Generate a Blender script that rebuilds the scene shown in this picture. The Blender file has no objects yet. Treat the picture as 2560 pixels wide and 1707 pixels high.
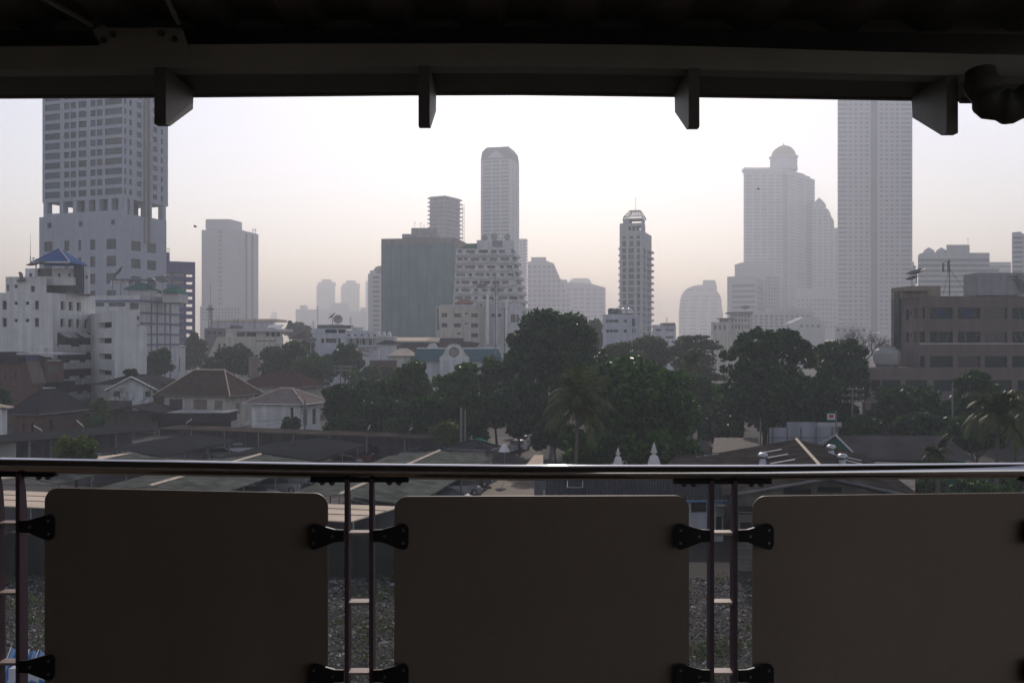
import bpy, math, random
import numpy as np
from mathutils import Vector, Matrix

R = math.radians
rnd = random.Random(7)
C = bpy.context.scene
COL = C.collection

# ---------------------------------------------------------------- camera
F, CX, HY, H = 2489.0, 1280.0, 860.0, 14.0      # focal length in photo pixels, horizon line, eye height
cam = bpy.data.cameras.new('camera')
cam.lens, cam.sensor_width = 35.0, 36.0
cam.shift_y = 6.5 / 2560
cam.clip_start, cam.clip_end = 0.1, 20000
camo = bpy.data.objects.new('camera', cam)
camo.location = (0, 0, H)
camo.rotation_euler = (R(90), 0, 0)
COL.objects.link(camo)
C.camera = camo

# ---------------------------------------------------------------- sky, sun, exposure
SUN_EL, SUN_AZ = R(27), R(3.0)
w = bpy.data.worlds.new('World'); C.world = w
w.use_nodes = True
nt = w.node_tree
bg = nt.nodes['Background']
sky = nt.nodes.new('ShaderNodeTexSky')
sky.sky_type = 'NISHITA'
sky.sun_disc = False
sky.sun_elevation, sky.sun_rotation = SUN_EL, SUN_AZ
sky.altitude, sky.air_density, sky.dust_density, sky.ozone_density = 0, 1.0, 0.35, 1.5
hsv = nt.nodes.new('ShaderNodeHueSaturation')             # smog greys the sky out
hsv.inputs['Saturation'].default_value = 0.58
nt.links.new(sky.outputs['Color'], hsv.inputs['Color'])
tint = nt.nodes.new('ShaderNodeMix'); tint.data_type = 'RGBA'; tint.blend_type = 'MULTIPLY'; tint.inputs['Factor'].default_value = 1
tint.inputs['B'].default_value = (1.0, 0.93, 0.985, 1)
nt.links.new(hsv.outputs['Color'], tint.inputs['A'])
nt.links.new(tint.outputs['Result'], bg.inputs['Color'])
bg.inputs['Strength'].default_value = 0.115
sun = bpy.data.lights.new('sun', 'SUN')
sun.energy, sun.angle, sun.color = 2.0, R(0.6), (1.0, 0.90, 0.84)
so = bpy.data.objects.new('sun', sun)
sd = Vector((math.sin(SUN_AZ) * math.cos(SUN_EL), math.cos(SUN_AZ) * math.cos(SUN_EL), math.sin(SUN_EL)))
so.rotation_euler = sd.to_track_quat('Z', 'Y').to_euler()
so.location = sd * 400
COL.objects.link(so)
C.view_settings.view_transform = 'Standard'
C.view_settings.look = 'None'
C.view_settings.exposure = 0.44
C.view_settings.gamma = 1.0
C.cycles.use_denoising = True
C.cycles.max_bounces = 6
C.cycles.diffuse_bounces = 3
C.cycles.glossy_bounces = 3
C.cycles.transparent_max_bounces = 8
C.cycles.volume_bounces = 0
C.cycles.caustics_reflective = False
C.cycles.caustics_refractive = False
HAZE = 0.00060

# ---------------------------------------------------------------- helpers
def X(px, Y): return (px - CX) * Y / F
def Z(py, Y): return H + (HY - py) * Y / F
def P(px, py, Y): return Vector((X(px, Y), Y, Z(py, Y)))
def YZ(py, z): return (z - H) * F / (HY - py)             # depth at which height z shows at row py

ORG = {}
def tag(o, label=None, cat=None, group=None, kind=None):
    if label: o['label'] = label
    if cat: o['category'] = cat
    if group: o['group'] = group
    if kind: o['kind'] = kind
    return o
def thing(name, label, cat, loc=(0, 0, 0), group=None):
    o = bpy.data.objects.new(name, None)
    o.empty_display_size = 0.5
    o.location = loc
    COL.objects.link(o)
    ORG[o.name] = Vector(loc)
    return tag(o, label, cat, group)
def link(o, parent):
    COL.objects.link(o)
    if parent is not None:
        o.parent = parent
        ORG[o.name] = ORG[parent.name].copy()
    else:
        ORG[o.name] = Vector((0, 0, 0))
    return o
def copy_thing(o, loc, rz=None, label=None, parent=None):
    c = o.copy(); COL.objects.link(c)
    if parent is None:
        c.location = loc
        if rz is not None: c.rotation_euler.z = rz
        if label: c['label'] = label
        ORG[c.name] = Vector(loc)
    else:
        c.parent = parent
        ORG[c.name] = ORG[parent.name]
    for ch in o.children:
        copy_thing(ch, None, parent=c)
    return c

class MB:
    def __init__(s): s.v, s.f, s.sm = [], [], []
    def add(s, vs, fs, smooth=False):
        b = len(s.v); s.v += [tuple(q) for q in vs]
        s.f += [tuple(b + i for i in f) for f in fs]
        s.sm += [smooth] * len(fs)
    def quad(s, a, b, c, d): s.add([a, b, c, d], [(0, 1, 2, 3)])
    def poly(s, pts): s.add(pts, [tuple(range(len(pts)))])
    def hexa(s, p):       # 8 points: bottom 4 then top 4, same winding
        s.add(p, [(3, 2, 1, 0), (4, 5, 6, 7), (0, 1, 5, 4), (1, 2, 6, 5), (2, 3, 7, 6), (3, 0, 4, 7)])
    def box(s, x0, x1, y0, y1, z0, z1):
        s.hexa([(x0, y0, z0), (x1, y0, z0), (x1, y1, z0), (x0, y1, z0), (x0, y0, z1), (x1, y0, z1), (x1, y1, z1), (x0, y1, z1)])
    def fbox(s, fc, u0, u1, z0, z1, o0, o1):   # box on a facade: o = outward offset
        a = [fc.pt(u0, z0, o1), fc.pt(u1, z0, o1), fc.pt(u1, z0, o0), fc.pt(u0, z0, o0)]
        b = [fc.pt(u0, z1, o1), fc.pt(u1, z1, o1), fc.pt(u1, z1, o0), fc.pt(u0, z1, o0)]
        s.hexa(a + b)
    def prism(s, poly, off):     # poly: 3D points, off: Vector to extrude by
        n = len(poly); off = Vector(off)
        q = [Vector(p) + off for p in poly]
        s.add(list(poly) + q, [tuple(range(n)), tuple(range(2 * n - 1, n - 1, -1))] +
              [(i, i + n, (i + 1) % n + n, (i + 1) % n) for i in range(n)])
    def tube(s, pts, rad, n=8, caps=True):
        pts = [Vector(p) for p in pts]
        if not hasattr(rad, '__len__'): rad = [rad] * len(pts)
        vs, fs = [], []
        m = len(pts)
        ref = None
        for i, p in enumerate(pts):
            t = (pts[min(i + 1, m - 1)] - pts[max(i - 1, 0)]).normalized()
            if ref is None:
                ref = Vector((0, 0, 1)) if abs(t.z) < 0.9 else Vector((1, 0, 0))
            a = t.cross(ref)
            if a.length < 1e-4: a = t.cross(Vector((0.3, 1, 0.1)))
            a.normalize(); b = t.cross(a); ref = -b if False else a.cross(t)
            for k in range(n):
                ang = 2 * math.pi * k / n
                vs.append(p + (a * math.cos(ang) + b * math.sin(ang)) * rad[i])
        for i in range(m - 1):
            for k in range(n):
                fs.append((i * n + k, i * n + (k + 1) % n, (i + 1) * n + (k + 1) % n, (i + 1) * n + k))
        s.add(vs, fs, True)
        if caps:
            s.add(vs[:n][::-1], [tuple(range(n))]); s.add(vs[-n:], [tuple(range(n))])
    def lathe(s, c, prof, n=16, smooth=True, ph=0.0):
        vs, fs = [], []
        for r, z in prof:
            for k in range(n):
                a = 2 * math.pi * (k + ph) / n
                vs.append((c[0] + r * math.cos(a), c[1] + r * math.sin(a), c[2] + z))
        for i in range(len(prof) - 1):
            for k in range(n):
                fs.append((i * n + k, i * n + (k + 1) % n, (i + 1) * n + (k + 1) % n, (i + 1) * n + k))
        s.add(vs, fs, smooth)
        s.add(vs[:n][::-1], [tuple(range(n))]); s.add(vs[-n:], [tuple(range(n))])
    def build(s, name, mat, parent=None, org=None):
        me = bpy.data.meshes.new(name)
        o0 = ORG[parent.name] if parent is not None else Vector(org or (0, 0, 0))
        me.from_pydata([(a - o0.x, b - o0.y, c - o0.z) for a, b, c in s.v], [], s.f)
        me.polygons.foreach_set('use_smooth', s.sm)
        me.materials.append(mat)
        me.update()
        o = bpy.data.objects.new(name, me)
        link(o, parent)
        if parent is None and org is not None:
            o.location = org; ORG[o.name] = Vector(org)
        return o

# ---------------------------------------------------------------- materials
def mat(name, col, rough=0.8, metal=0.0, var=0.18, scale=0.6, streak=0.0, spec=0.12, bump=0.0, stripes=None, col2=None, cracks=0.0):
    m = bpy.data.materials.new(name); m.use_nodes = True
    n, l = m.node_tree.nodes, m.node_tree.links
    b = n['Principled BSDF']
    b.inputs['Roughness'].default_value = rough
    b.inputs['Metallic'].default_value = metal
    b.inputs['Specular IOR Level'].default_value = spec
    tc = n.new('ShaderNodeTexCoord')
    no = n.new('ShaderNodeTexNoise'); no.inputs['Scale'].default_value = scale; no.inputs['Detail'].default_value = 5
    l.new(tc.outputs['Object'], no.inputs['Vector'])
    rp = n.new('ShaderNodeValToRGB')
    c2 = col2 or tuple(c * (1 - 2 * var) for c in col)
    rp.color_ramp.elements[0].position, rp.color_ramp.elements[1].position = 0.3, 0.68
    rp.color_ramp.elements[0].color = (*c2, 1)
    rp.color_ramp.elements[1].color = (*col, 1)
    l.new(no.outputs['Fac'], rp.inputs['Fac'])
    out = rp.outputs['Color']
    def mul(out, fac_socket, lo, hi):
        mr = n.new('ShaderNodeMapRange'); mr.inputs['To Min'].default_value = lo; mr.inputs['To Max'].default_value = hi
        mr.inputs['From Min'].default_value, mr.inputs['From Max'].default_value = 0.35, 0.65
        l.new(fac_socket, mr.inputs['Value'])
        mx = n.new('ShaderNodeMix'); mx.data_type = 'RGBA'; mx.blend_type = 'MULTIPLY'; mx.inputs['Factor'].default_value = 1
        l.new(out, mx.inputs['A']); l.new(mr.outputs['Result'], mx.inputs['B'])
        return mx.outputs['Result']
    if streak:
        mp = n.new('ShaderNodeMapping'); mp.inputs['Scale'].default_value = (1.2, 1.2, 0.08)
        l.new(tc.outputs['Object'], mp.inputs['Vector'])
        n2 = n.new('ShaderNodeTexNoise'); n2.inputs['Scale'].default_value = 1.0; n2.inputs['Detail'].default_value = 4
        l.new(mp.outputs['Vector'], n2.inputs['Vector'])
        out = mul(out, n2.outputs['Fac'], 1 - streak, 1.0)
    if stripes:     # (direction vector, period in metres, contrast)
        d, per, con = stripes
        dp = n.new('ShaderNodeVectorMath'); dp.operation = 'DOT_PRODUCT'
        l.new(tc.outputs['Object'], dp.inputs[0]); dp.inputs[1].default_value = d
        mm = n.new('ShaderNodeMath'); mm.operation = 'MULTIPLY'; mm.inputs[1].default_value = 2 * math.pi / per
        l.new(dp.outputs['Value'], mm.inputs[0])
        sn = n.new('ShaderNodeMath'); sn.operation = 'SINE'
        l.new(mm.outputs[0], sn.inputs[0])
        ma = n.new('ShaderNodeMath'); ma.operation = 'MULTIPLY_ADD'; ma.inputs[1].default_value = 0.15; ma.inputs[2].default_value = 0.5
        l.new(sn.outputs[0], ma.inputs[0])
        out = mul(out, ma.outputs[0], 1 - con, 1.0)
    l.new(out, b.inputs['Base Color'])
    if bump:
        nb = n.new('ShaderNodeTexNoise'); nb.inputs['Scale'].default_value = scale * 12; nb.inputs['Detail'].default_value = 4
        l.new(tc.outputs['Object'], nb.inputs['Vector'])
        bp = n.new('ShaderNodeBump'); bp.inputs['Strength'].default_value = bump; bp.inputs['Distance'].default_value = 0.05
        l.new(nb.outputs['Fac'], bp.inputs['Height']); l.new(bp.outputs['Normal'], b.inputs['Normal'])
    return m

def leafmat(name, dark, light, trans=0.25, rough=0.45, midc=None):
    m = bpy.data.materials.new(name); m.use_nodes = True
    n, l = m.node_tree.nodes, m.node_tree.links
    b = n['Principled BSDF']; out = n['Material Output']
    b.inputs['Roughness'].default_value = rough
    b.inputs['Specular IOR Level'].default_value = 0.2
    g = n.new('ShaderNodeNewGeometry')
    rp = n.new('ShaderNodeValToRGB')
    rp.color_ramp.elements[0].color = (*dark, 1); rp.color_ramp.elements[1].color = (*light, 1)
    if midc:
        e = rp.color_ramp.elements.new(.86); e.color = (*midc, 1)
    l.new(g.outputs['Random Per Island'], rp.inputs['Fac'])
    l.new(rp.outputs['Color'], b.inputs['Base Color'])
    t = n.new('ShaderNodeBsdfTranslucent'); l.new(rp.outputs['Color'], t.inputs['Color'])
    mx = n.new('ShaderNodeMixShader'); mx.inputs['Fac'].default_value = trans
    l.new(b.outputs['BSDF'], mx.inputs[1]); l.new(t.outputs['BSDF'], mx.inputs[2])
    l.new(mx.outputs['Shader'], out.inputs['Surface'])
    return m

def glassmat(name, col, rough=0.12):
    return mat(name, col, rough, 0.0, 0.25, 0.35, spec=0.35)

M = dict(
    white=mat('white_render', (.72, .72, .72), .85, streak=.22, var=.06),
    white2=mat('pale_render', (.62, .63, .65), .85, streak=.25, var=.08),
    cream=mat('cream_render', (.58, .55, .49), .85, streak=.25, var=.08),
    bluewhite=mat('bluish_render', (.56, .58, .64), .85, streak=.2, var=.08),
    towerA=mat('grey_tower_paint', (.38, .42, .48), .8, streak=.12, var=.05),
    greyc=mat('grey_concrete', (.33, .33, .34), .9, streak=.25, var=.1),
    darkc=mat('dark_concrete', (.16, .16, .17), .9, streak=.3, var=.12),
    pale=mat('pale_concrete', (.52, .52, .54), .9, streak=.15, var=.06),
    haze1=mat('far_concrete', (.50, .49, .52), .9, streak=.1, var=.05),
    brown=mat('brown_cladding', (.17, .14, .125), .7, streak=.2, var=.08),
    tan=mat('tan_render', (.30, .25, .20), .85, streak=.25, var=.08),
    brick=mat('brown_brick', (.13, .08, .062), .9, streak=.2, var=.15, scale=2),
    blue=mat('blue_cladding', (.06, .065, .20), .7, streak=.15, var=.08),
    blueline=mat('blue_grey_frame', (.16, .18, .26), .8, streak=.1, var=.06),
    net=mat('green_netting', (.10, .20, .21), .95, streak=.25, var=.12, scale=.12),
    netbrown=mat('brown_netting', (.24, .215, .19), .95, streak=.25, var=.12, scale=.12),
    teal=mat('teal_roof_tile', (.03, .11, .13), .6, streak=0, var=.12, stripes=((1, 0, 0), 0.5, .25), spec=0.0),
    bluetile=mat('blue_roof_tile', (.06, .11, .27), .85, var=.1, spec=0.0),
    darktile=mat('dark_roof_tile', (.045, .045, .05), .75, var=.2, scale=1.5, stripes=((0, 0, 1), .25, .3), spec=0.0),
    browntile=mat('brown_roof_tile', (.10, .072, .054), .75, var=.2, scale=1.2, stripes=((0, 0, 1), .22, .3), spec=0.0),
    redtile=mat('red_brown_roof_tile', (.085, .042, .034), .75, var=.2, scale=1.2, stripes=((0, 0, 1), .22, .3), spec=0.0),
    pinktile=mat('pinkish_roof_tile', (.26, .21, .19), .75, var=.15, scale=1.2, stripes=((0, 0, 1), .22, .3), spec=0.0),
    greytile=mat('grey_roof_tile', (.055, .055, .06), .75, var=.2, scale=1.2, stripes=((0, 0, 1), .22, .3), spec=0.0),
    ridge=mat('pale_ridge_tile', (.55, .46, .36), .7, var=.15, scale=2),
    orange=mat('orange_tile', (.27, .13, .085), .7, var=.12),
    metalroof=mat('grey_green_metal_roof', (.15, .158, .138), .85, var=.26, scale=.7, streak=.3, stripes=((.988, -.156, 0), .45, .12), spec=0.0),
    darkroof=mat('dark_sheet_roof', (.036, .038, .04), .9, var=.15, scale=.25, stripes=((.988, -.156, 0), .45, .15), spec=0.0),
    beigeroof=mat('beige_sheet_roof', (.72, .60, .46), .9, var=.08, scale=.5, stripes=((.988, -.156, 0), .38, .12), spec=0.0),
    corr=mat('dark_corrugated_roof', (.055, .057, .066), .9, var=.2, scale=.4, spec=0.0),
    corr2=mat('grey_corrugated_roof', (.13, .12, .115), .9, var=.2, scale=.4, spec=0.0),
    oldroof=mat('old_fibre_roof', (.062, .056, .05), .8, var=.36, scale=.8, streak=.3, spec=0.0),
    leanroof=mat('weathered_lean_to_sheet', (.095, .08, .065), .9, var=.3, scale=.3, spec=0.0),
    gallery=mat('weathered_board', (.16, .15, .135), .9, var=.25, scale=.8, streak=.35),
    glass=glassmat('window_glass', (.018, .030, .038)),
    glass2=glassmat('window_glass_curtained', (.07, .075, .08), .3),
    glassblue=glassmat('window_glass_blue', (.03, .06, .10)),
    glassgreen=mat('window_glass_green', (.006, .030, .030), .15, spec=.12),
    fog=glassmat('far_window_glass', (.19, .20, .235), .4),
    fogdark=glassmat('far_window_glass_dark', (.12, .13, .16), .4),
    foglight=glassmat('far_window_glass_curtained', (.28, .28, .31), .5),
    thinglass=mat('thin_glass', (.5, .52, .54), .2, spec=.4),
    tealglass=glassmat('teal_window_glass', (.045, .085, .11)),
    blueglass=mat('opaque_blue_pane', (.018, .042, .10), .3, var=.1),
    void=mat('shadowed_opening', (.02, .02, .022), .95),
    awn=mat('striped_awning', (.5, .5, .48), .9, stripes=((1, 0, 0), .5, .45)),
    steel=mat('painted_steel', (.17, .165, .155), .55, var=.1, scale=3, spec=.3),
    steel2=mat('galvanised_steel', (.35, .36, .37), .45, .6, var=.12, scale=3),
    pipe=mat('grey_pipe', (.09, .09, .085), .5, var=.1, scale=3),
    rail=mat('polished_steel', (.62, .60, .58), .085, 1.0, var=.03, scale=4),
    post=mat('purple_painted_post', (.10, .068, .08), .5, var=.08, scale=5),
    rung=mat('pinkish_painted_rung', (.42, .33, .29), .5, var=.08, scale=5),
    clamp=mat('black_clamp', (.018, .016, .016), .5, var=.1, scale=8),
    bolt=mat('bolt_steel', (.20, .19, .18), .35, .9, var=.05),
    panel=mat('brown_grey_panel', (.215, .17, .13), .55, var=.05, scale=2.5, streak=.12, spec=.25, bump=.03),
    deck=mat('roof_deck_metal', (.40, .40, .38), .6, var=.1, scale=1),
    beam=mat('grey_beam_paint', (.40, .40, .37), .6, var=.12, scale=1.5),
    floor=mat('platform_floor', (.085, .065, .05), .5, var=.12, scale=2),
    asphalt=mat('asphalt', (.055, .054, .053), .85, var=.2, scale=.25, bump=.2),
    road=mat('sunlit_worn_road', (.15, .115, .08), .8, var=.22, scale=.5, bump=.6, spec=.15),
    dirt=mat('city_ground', (.06, .058, .05), .95, var=.25, scale=.05),
    lot=mat('vacant_lot_soil', (.036, .033, .028), .95, var=.3, scale=.5, bump=.6),
    stupa=mat('whitewash', (.66, .65, .62), .8, streak=.15, var=.05),
    hoard=mat('white_sheet_hoarding', (.36, .37, .41), .7, var=.05, stripes=((1, 0, 0), 2.4, .25)),
    lattice=mat('tiled_screen', (.11, .09, .075), .8, var=.2, scale=2, stripes=((1, 0, 0), .45, .45)),
    bark=mat('bark', (.09, .07, .055), .9, var=.25, scale=3),
    palebark=mat('pale_bark', (.16, .14, .12), .9, var=.25, scale=3),
    concpole=mat('concrete_pole', (.22, .22, .21), .9, var=.12, scale=2),
    dish=mat('dish_mesh', (.12, .12, .12), .6, var=.1),
    dishw=mat('white_dish', (.33, .33, .32), .6, var=.1),
    tubew=mat('white_lamp_tube', (.75, .75, .72), .4, var=.03),
    bluep=mat('blue_paint', (.05, .16, .34), .5, var=.08),
    bluetarp=mat('pale_blue_tarp', (.28, .38, .52), .7, var=.12, scale=1),
    red=mat('red_paint', (.45, .04, .04), .6, var=.1),
    greenp=mat('green_paint', (.03, .13, .10), .7, var=.12, spec=0.0),
    tank=mat('stainless_tank', (.45, .45, .46), .3, .8, var=.08),
    gold=mat('gold_dome', (.36, .30, .18), .5, var=.05),
    wallgreen=mat('mossy_wall', (.022, .028, .023), .95, var=.3, scale=.6, streak=.4),
    tyre=mat('tyre_rubber', (.015, .015, .015), .8, var=.1),
    carw=mat('white_car_paint', (.55, .55, .56), .25, var=.03, spec=.6),
    carg=mat('silver_car_paint', (.22, .23, .25), .25, .3, var=.03, spec=.6),
    card=mat('dark_car_paint', (.02, .02, .025), .2, var=.03, spec=.6),
    carr=mat('maroon_car_paint', (.13, .015, .02), .22, var=.03, spec=.6),
    carb=mat('blue_car_paint', (.02, .05, .16), .22, var=.03, spec=.6),
    lampred=mat('tail_light', (.35, .02, .02), .25, var=.03, spec=.6),
    lampclear=mat('head_light', (.6, .6, .6), .15, var=.03, spec=.7),
    bird=mat('bird_feather', (.02, .02, .02), .9),
)
L = dict(
    dark=leafmat('leaf_dark', (.006, .024, .005), (.036, .105, .017), .30, .5),
    mid=leafmat('leaf_mid', (.012, .038, .008), (.065, .15, .022), .32, .5),
    gloss=leafmat('leaf_glossy', (.009, .040, .006), (.060, .15, .014), .30, .3),
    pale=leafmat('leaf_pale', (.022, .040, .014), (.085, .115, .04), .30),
    bright=leafmat('leaf_bright', (.035, .065, .012), (.12, .17, .028), .40),
    palm=leafmat('palm_leaf', (.022, .040, .010), (.10, .12, .036), .28, .55),
    dry=leafmat('dry_twig_leaf', (.05, .045, .03), (.09, .08, .05)),
    weed=leafmat('weed_leaf', (.03, .05, .012), (.09, .12, .025), .3),
)

# ---------------------------------------------------------------- facades
M['thinglass'].node_tree.nodes['Principled BSDF'].inputs['Alpha'].default_value = .35
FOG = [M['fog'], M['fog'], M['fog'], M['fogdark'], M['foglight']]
class Face:
    def __init__(s, a, b):
        s.a, s.b = Vector(a), Vector(b)
        s.d = (s.b - s.a); s.w = s.d.length; s.d = s.d / s.w
        s.n = Vector((s.d.y, -s.d.x))
    def u(s, px):
        k = (px - CX) / F
        return (k * s.a.y - s.a.x) / (s.d.x - k * s.d.y)
    def z(s, px, py):
        return Z(py, s.a.y + s.u(px) * s.d.y)
    def pt(s, u, z, o=0.0):
        q = s.a + s.d * u + s.n * o
        return Vector((q.x, q.y, z))
    def rect(s, x0, x1, y0, y1, ref=None):
        ref = (x0 + x1) / 2 if ref is None else ref
        return (s.u(x0), s.u(x1), s.z(ref, y1), s.z(ref, y0))
    def grid(s, xs, ys, ref=None):
        return [s.rect(a, b, c, d, ref) for c, d in ys for a, b in xs]

def spans(c0, step, n, half):          # n spans centred c0, c0+step, ...
    return [(c0 + i * step - half, c0 + i * step + half) for i in range(n)]

class Bld:
    def __init__(s, name, label, cat, loc, group=None):
        s.root = thing(name, label, cat, (loc[0], loc[1], 0), group)
        s.panes = []
    def body(s, pts, ztop, wm, gm=None, holes=None, zbot=0.0, back=None, rec=0.3, part='wall', closed=False, top=True):
        pts = [Vector(p) for p in pts]
        mb = MB()
        nfront = len(pts) - 1
        ring = list(pts)
        if not closed:
            b = back if back is not None else (pts[-1] - pts[0]).length * .6
            if len(pts) == 3 and back is None:
                ring.append(pts[0] + pts[2] - pts[1])
            else:
                for e in (pts[-1], pts[0]): ring.append(e + e.normalized() * b)
        for i in range(len(ring)):
            a, c = ring[i], ring[(i + 1) % len(ring)]
            fc = Face(a, c)
            hs = (holes or {}).get(i, []) if i < nfront or closed else []
            s._wall(mb, fc, zbot, ztop, hs, rec, gm)
        if top: mb.poly([(p.x, p.y, ztop) for p in ring])
        s.wall = mb.build(part, wm, s.root)
        return s.wall
    def _wall(s, mb, fc, z0, z1, hs, rec, gm):
        hs = [(max(a, .02), min(b, fc.w - .02), max(c, z0 + .02), min(d, z1 - .02)) for a, b, c, d in hs]
        hs = [h for h in hs if h[1] > h[0] and h[3] > h[2]]
        if not hs:
            mb.quad(fc.pt(0, z0), fc.pt(fc.w, z0), fc.pt(fc.w, z1), fc.pt(0, z1)); return
        us = sorted({0.0, fc.w, *[h[0] for h in hs], *[h[1] for h in hs]})
        zs = sorted({z0, z1, *[h[2] for h in hs], *[h[3] for h in hs]})
        for j in range(len(zs) - 1):
            zm = (zs[j] + zs[j + 1]) / 2
            row = [h for h in hs if h[2] < zm < h[3]]
            run = None
            for i in range(len(us) - 1):
                um = (us[i] + us[i + 1]) / 2
                solid = not any(h[0] < um < h[1] for h in row)
                if solid and run is None: run = us[i]
                if not solid and run is not None:
                    mb.quad(fc.pt(run, zs[j]), fc.pt(us[i], zs[j]), fc.pt(us[i], zs[j + 1]), fc.pt(run, zs[j + 1])); run = None
            if run is not None:
                mb.quad(fc.pt(run, zs[j]), fc.pt(fc.w, zs[j]), fc.pt(fc.w, zs[j + 1]), fc.pt(run, zs[j + 1]))
        for a, b, c, d in hs:
            o, q = [(a, c), (b, c), (b, d), (a, d)], -rec
            for k in range(4):
                p0, p1 = o[k], o[(k + 1) % 4]
                mb.quad(fc.pt(p0[0], p0[1]), fc.pt(p0[0], p0[1], q), fc.pt(p1[0], p1[1], q), fc.pt(p1[0], p1[1]))
            g = gm if not isinstance(gm, (list, tuple)) else rnd.choice(gm)
            s.panes.append(((b - a) * (d - c), [fc.pt(a, c, q), fc.pt(b, c, q), fc.pt(b, d, q), fc.pt(a, d, q)], g))
    def part(s, name, mb, m): return mb.build(name, m, s.root)
    def done(s, lim=100):
        s.panes.sort(key=lambda t: -t[0])
        for ar, q, g in s.panes[:lim]:
            mb = MB(); mb.quad(*q); mb.build('window', g, s.root)
        rest = s.panes[lim:]
        if rest:
            mb = MB(); gs = []
            for ar, q, g in rest:
                mb.quad(*q)
                if g not in gs: gs.append(g)
            o = tag(mb.build('window', gs[0], s.root), kind='stuff')
            for g in gs[1:]: o.data.materials.append(g)
            o.data.polygons.foreach_set('material_index', [gs.index(g) for ar, q, g in rest])
        return s

def corner(xl, xc, xr, Y, th):           # plan of a box: near corner at column xc, depth Y, turned by th degrees
    th = R(th)
    c = Vector((X(xc, Y), Y))
    fb = Face(c, c + Vector((math.sin(th), math.cos(th))))
    fa = Face(c, c + Vector((-math.cos(th), math.sin(th))))
    out = []
    if xl is not None: out.append(c + fa.d * fa.u(xl))
    out.append(c)
    if xr is not None: out.append(c + fb.d * fb.u(xr))
    return out
def flat(x0, x1, Y): return [Vector((X(x0, Y), Y)), Vector((X(x1, Y), Y))]

def gable_roof(mb, a, b, half, z_e, z_r, over=0.0, th=.15):    # ridge from a to b (xy), half width, eave and ridge heights
    a, b = Vector(a), Vector(b); d = (b - a).normalized(); n = Vector((d.y, -d.x))
    a, b = a - d * over, b + d * over
    hl, hr = half if isinstance(half, tuple) else (half, half)
    for sgn, hw in ((1, hr), (-1, hl)):
        p = [a, b, b + n * sgn * hw, a + n * sgn * hw]
        zz = [z_r, z_r, z_e, z_e]
        lo = [(q.x, q.y, z - th) for q, z in zip(p, zz)]; hi = [(q.x, q.y, z) for q, z in zip(p, zz)]
        mb.hexa(lo + hi if sgn < 0 else lo[::-1] + hi[::-1])
def hip_roof(mb, x0, x1, y0, y1, z_e, z_r, rx0, rx1, ry0=None, ry1=None):
    ry0 = (y0 + y1) / 2 if ry0 is None else ry0
    ry1 = ry0 if ry1 is None else ry1
    v = [(x0, y0, z_e), (x1, y0, z_e), (x1, y1, z_e), (x0, y1, z_e), (rx0, ry0, z_r), (rx1, ry1, z_r)]
    mb.add(v, [(0, 1, 5, 4), (1, 2, 5), (2, 3, 4, 5), (3, 0, 4), (3, 2, 1, 0)])
    e = .14
    mb.box(x0, x1, y0, y1, z_e - e, z_e - .005)

# ---------------------------------------------------------------- ground, roads
def struct(name, mb, m): return tag(mb.build(name, m), kind='structure')
mb = MB(); mb.quad((-7000, -400, 0), (7000, -400, 0), (7000, 8000, 0), (-7000, 8000, 0)); struct('ground', mb, M['dirt'])
E1, E2 = Vector((.988, -.156)), Vector((.156, .988))       # axes of the car park
mb = MB(); mb.quad((-75, 58, .004), (-.5, 58, .004), (4, 130, .004), (-75, 130, .004)); struct('car_park', mb, M['asphalt'])
mb = MB(); mb.quad((-4.6, 62, .008), (2.2, 62, .008), (2.9, 106, .008), (-3.9, 106, .008)); struct('road', mb, M['road'])  # sunlit warmth of the near stretch is put into its colour
mb = MB(); mb.quad((-3.9, 106, .008), (2.9, 106, .008), (3.6, 150, .008), (-3.0, 150, .008)); struct('lane', mb, M['asphalt'])  # same road farther on; darker material stands in for tree shade
mb = MB(); mb.quad((-45, 30, .012), (60, 30, .012), (60, 59.6, .012), (-45, 59.6, .012)); struct('vacant_lot', mb, M['lot'])

# ================================================================= STATION (foreground)
FZ = 12.4
mb = MB(); mb.box(-14, 9, -7.0, 4.15, FZ - .5, FZ); struct('platform_floor', mb, M['floor'])
bw = thing('added_shade_wall', 'unseen wall added behind the viewer to shade the left railing panels', 'wall', (-5, -1.7, FZ))  # added out of view, keeps back sky light off the left panels
mb = MB(); mb.box(-14, 0.8, -1.8, -1.6, FZ, FZ + 3.05); mb.build('shade_wall_panel', M['deck'], bw)
mb = MB(); mb.box(-14.2, -14.0, -1.6, 4.1, FZ, FZ + 3.0); mb.build('shade_wall_panel', M['deck'], bw)

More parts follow.
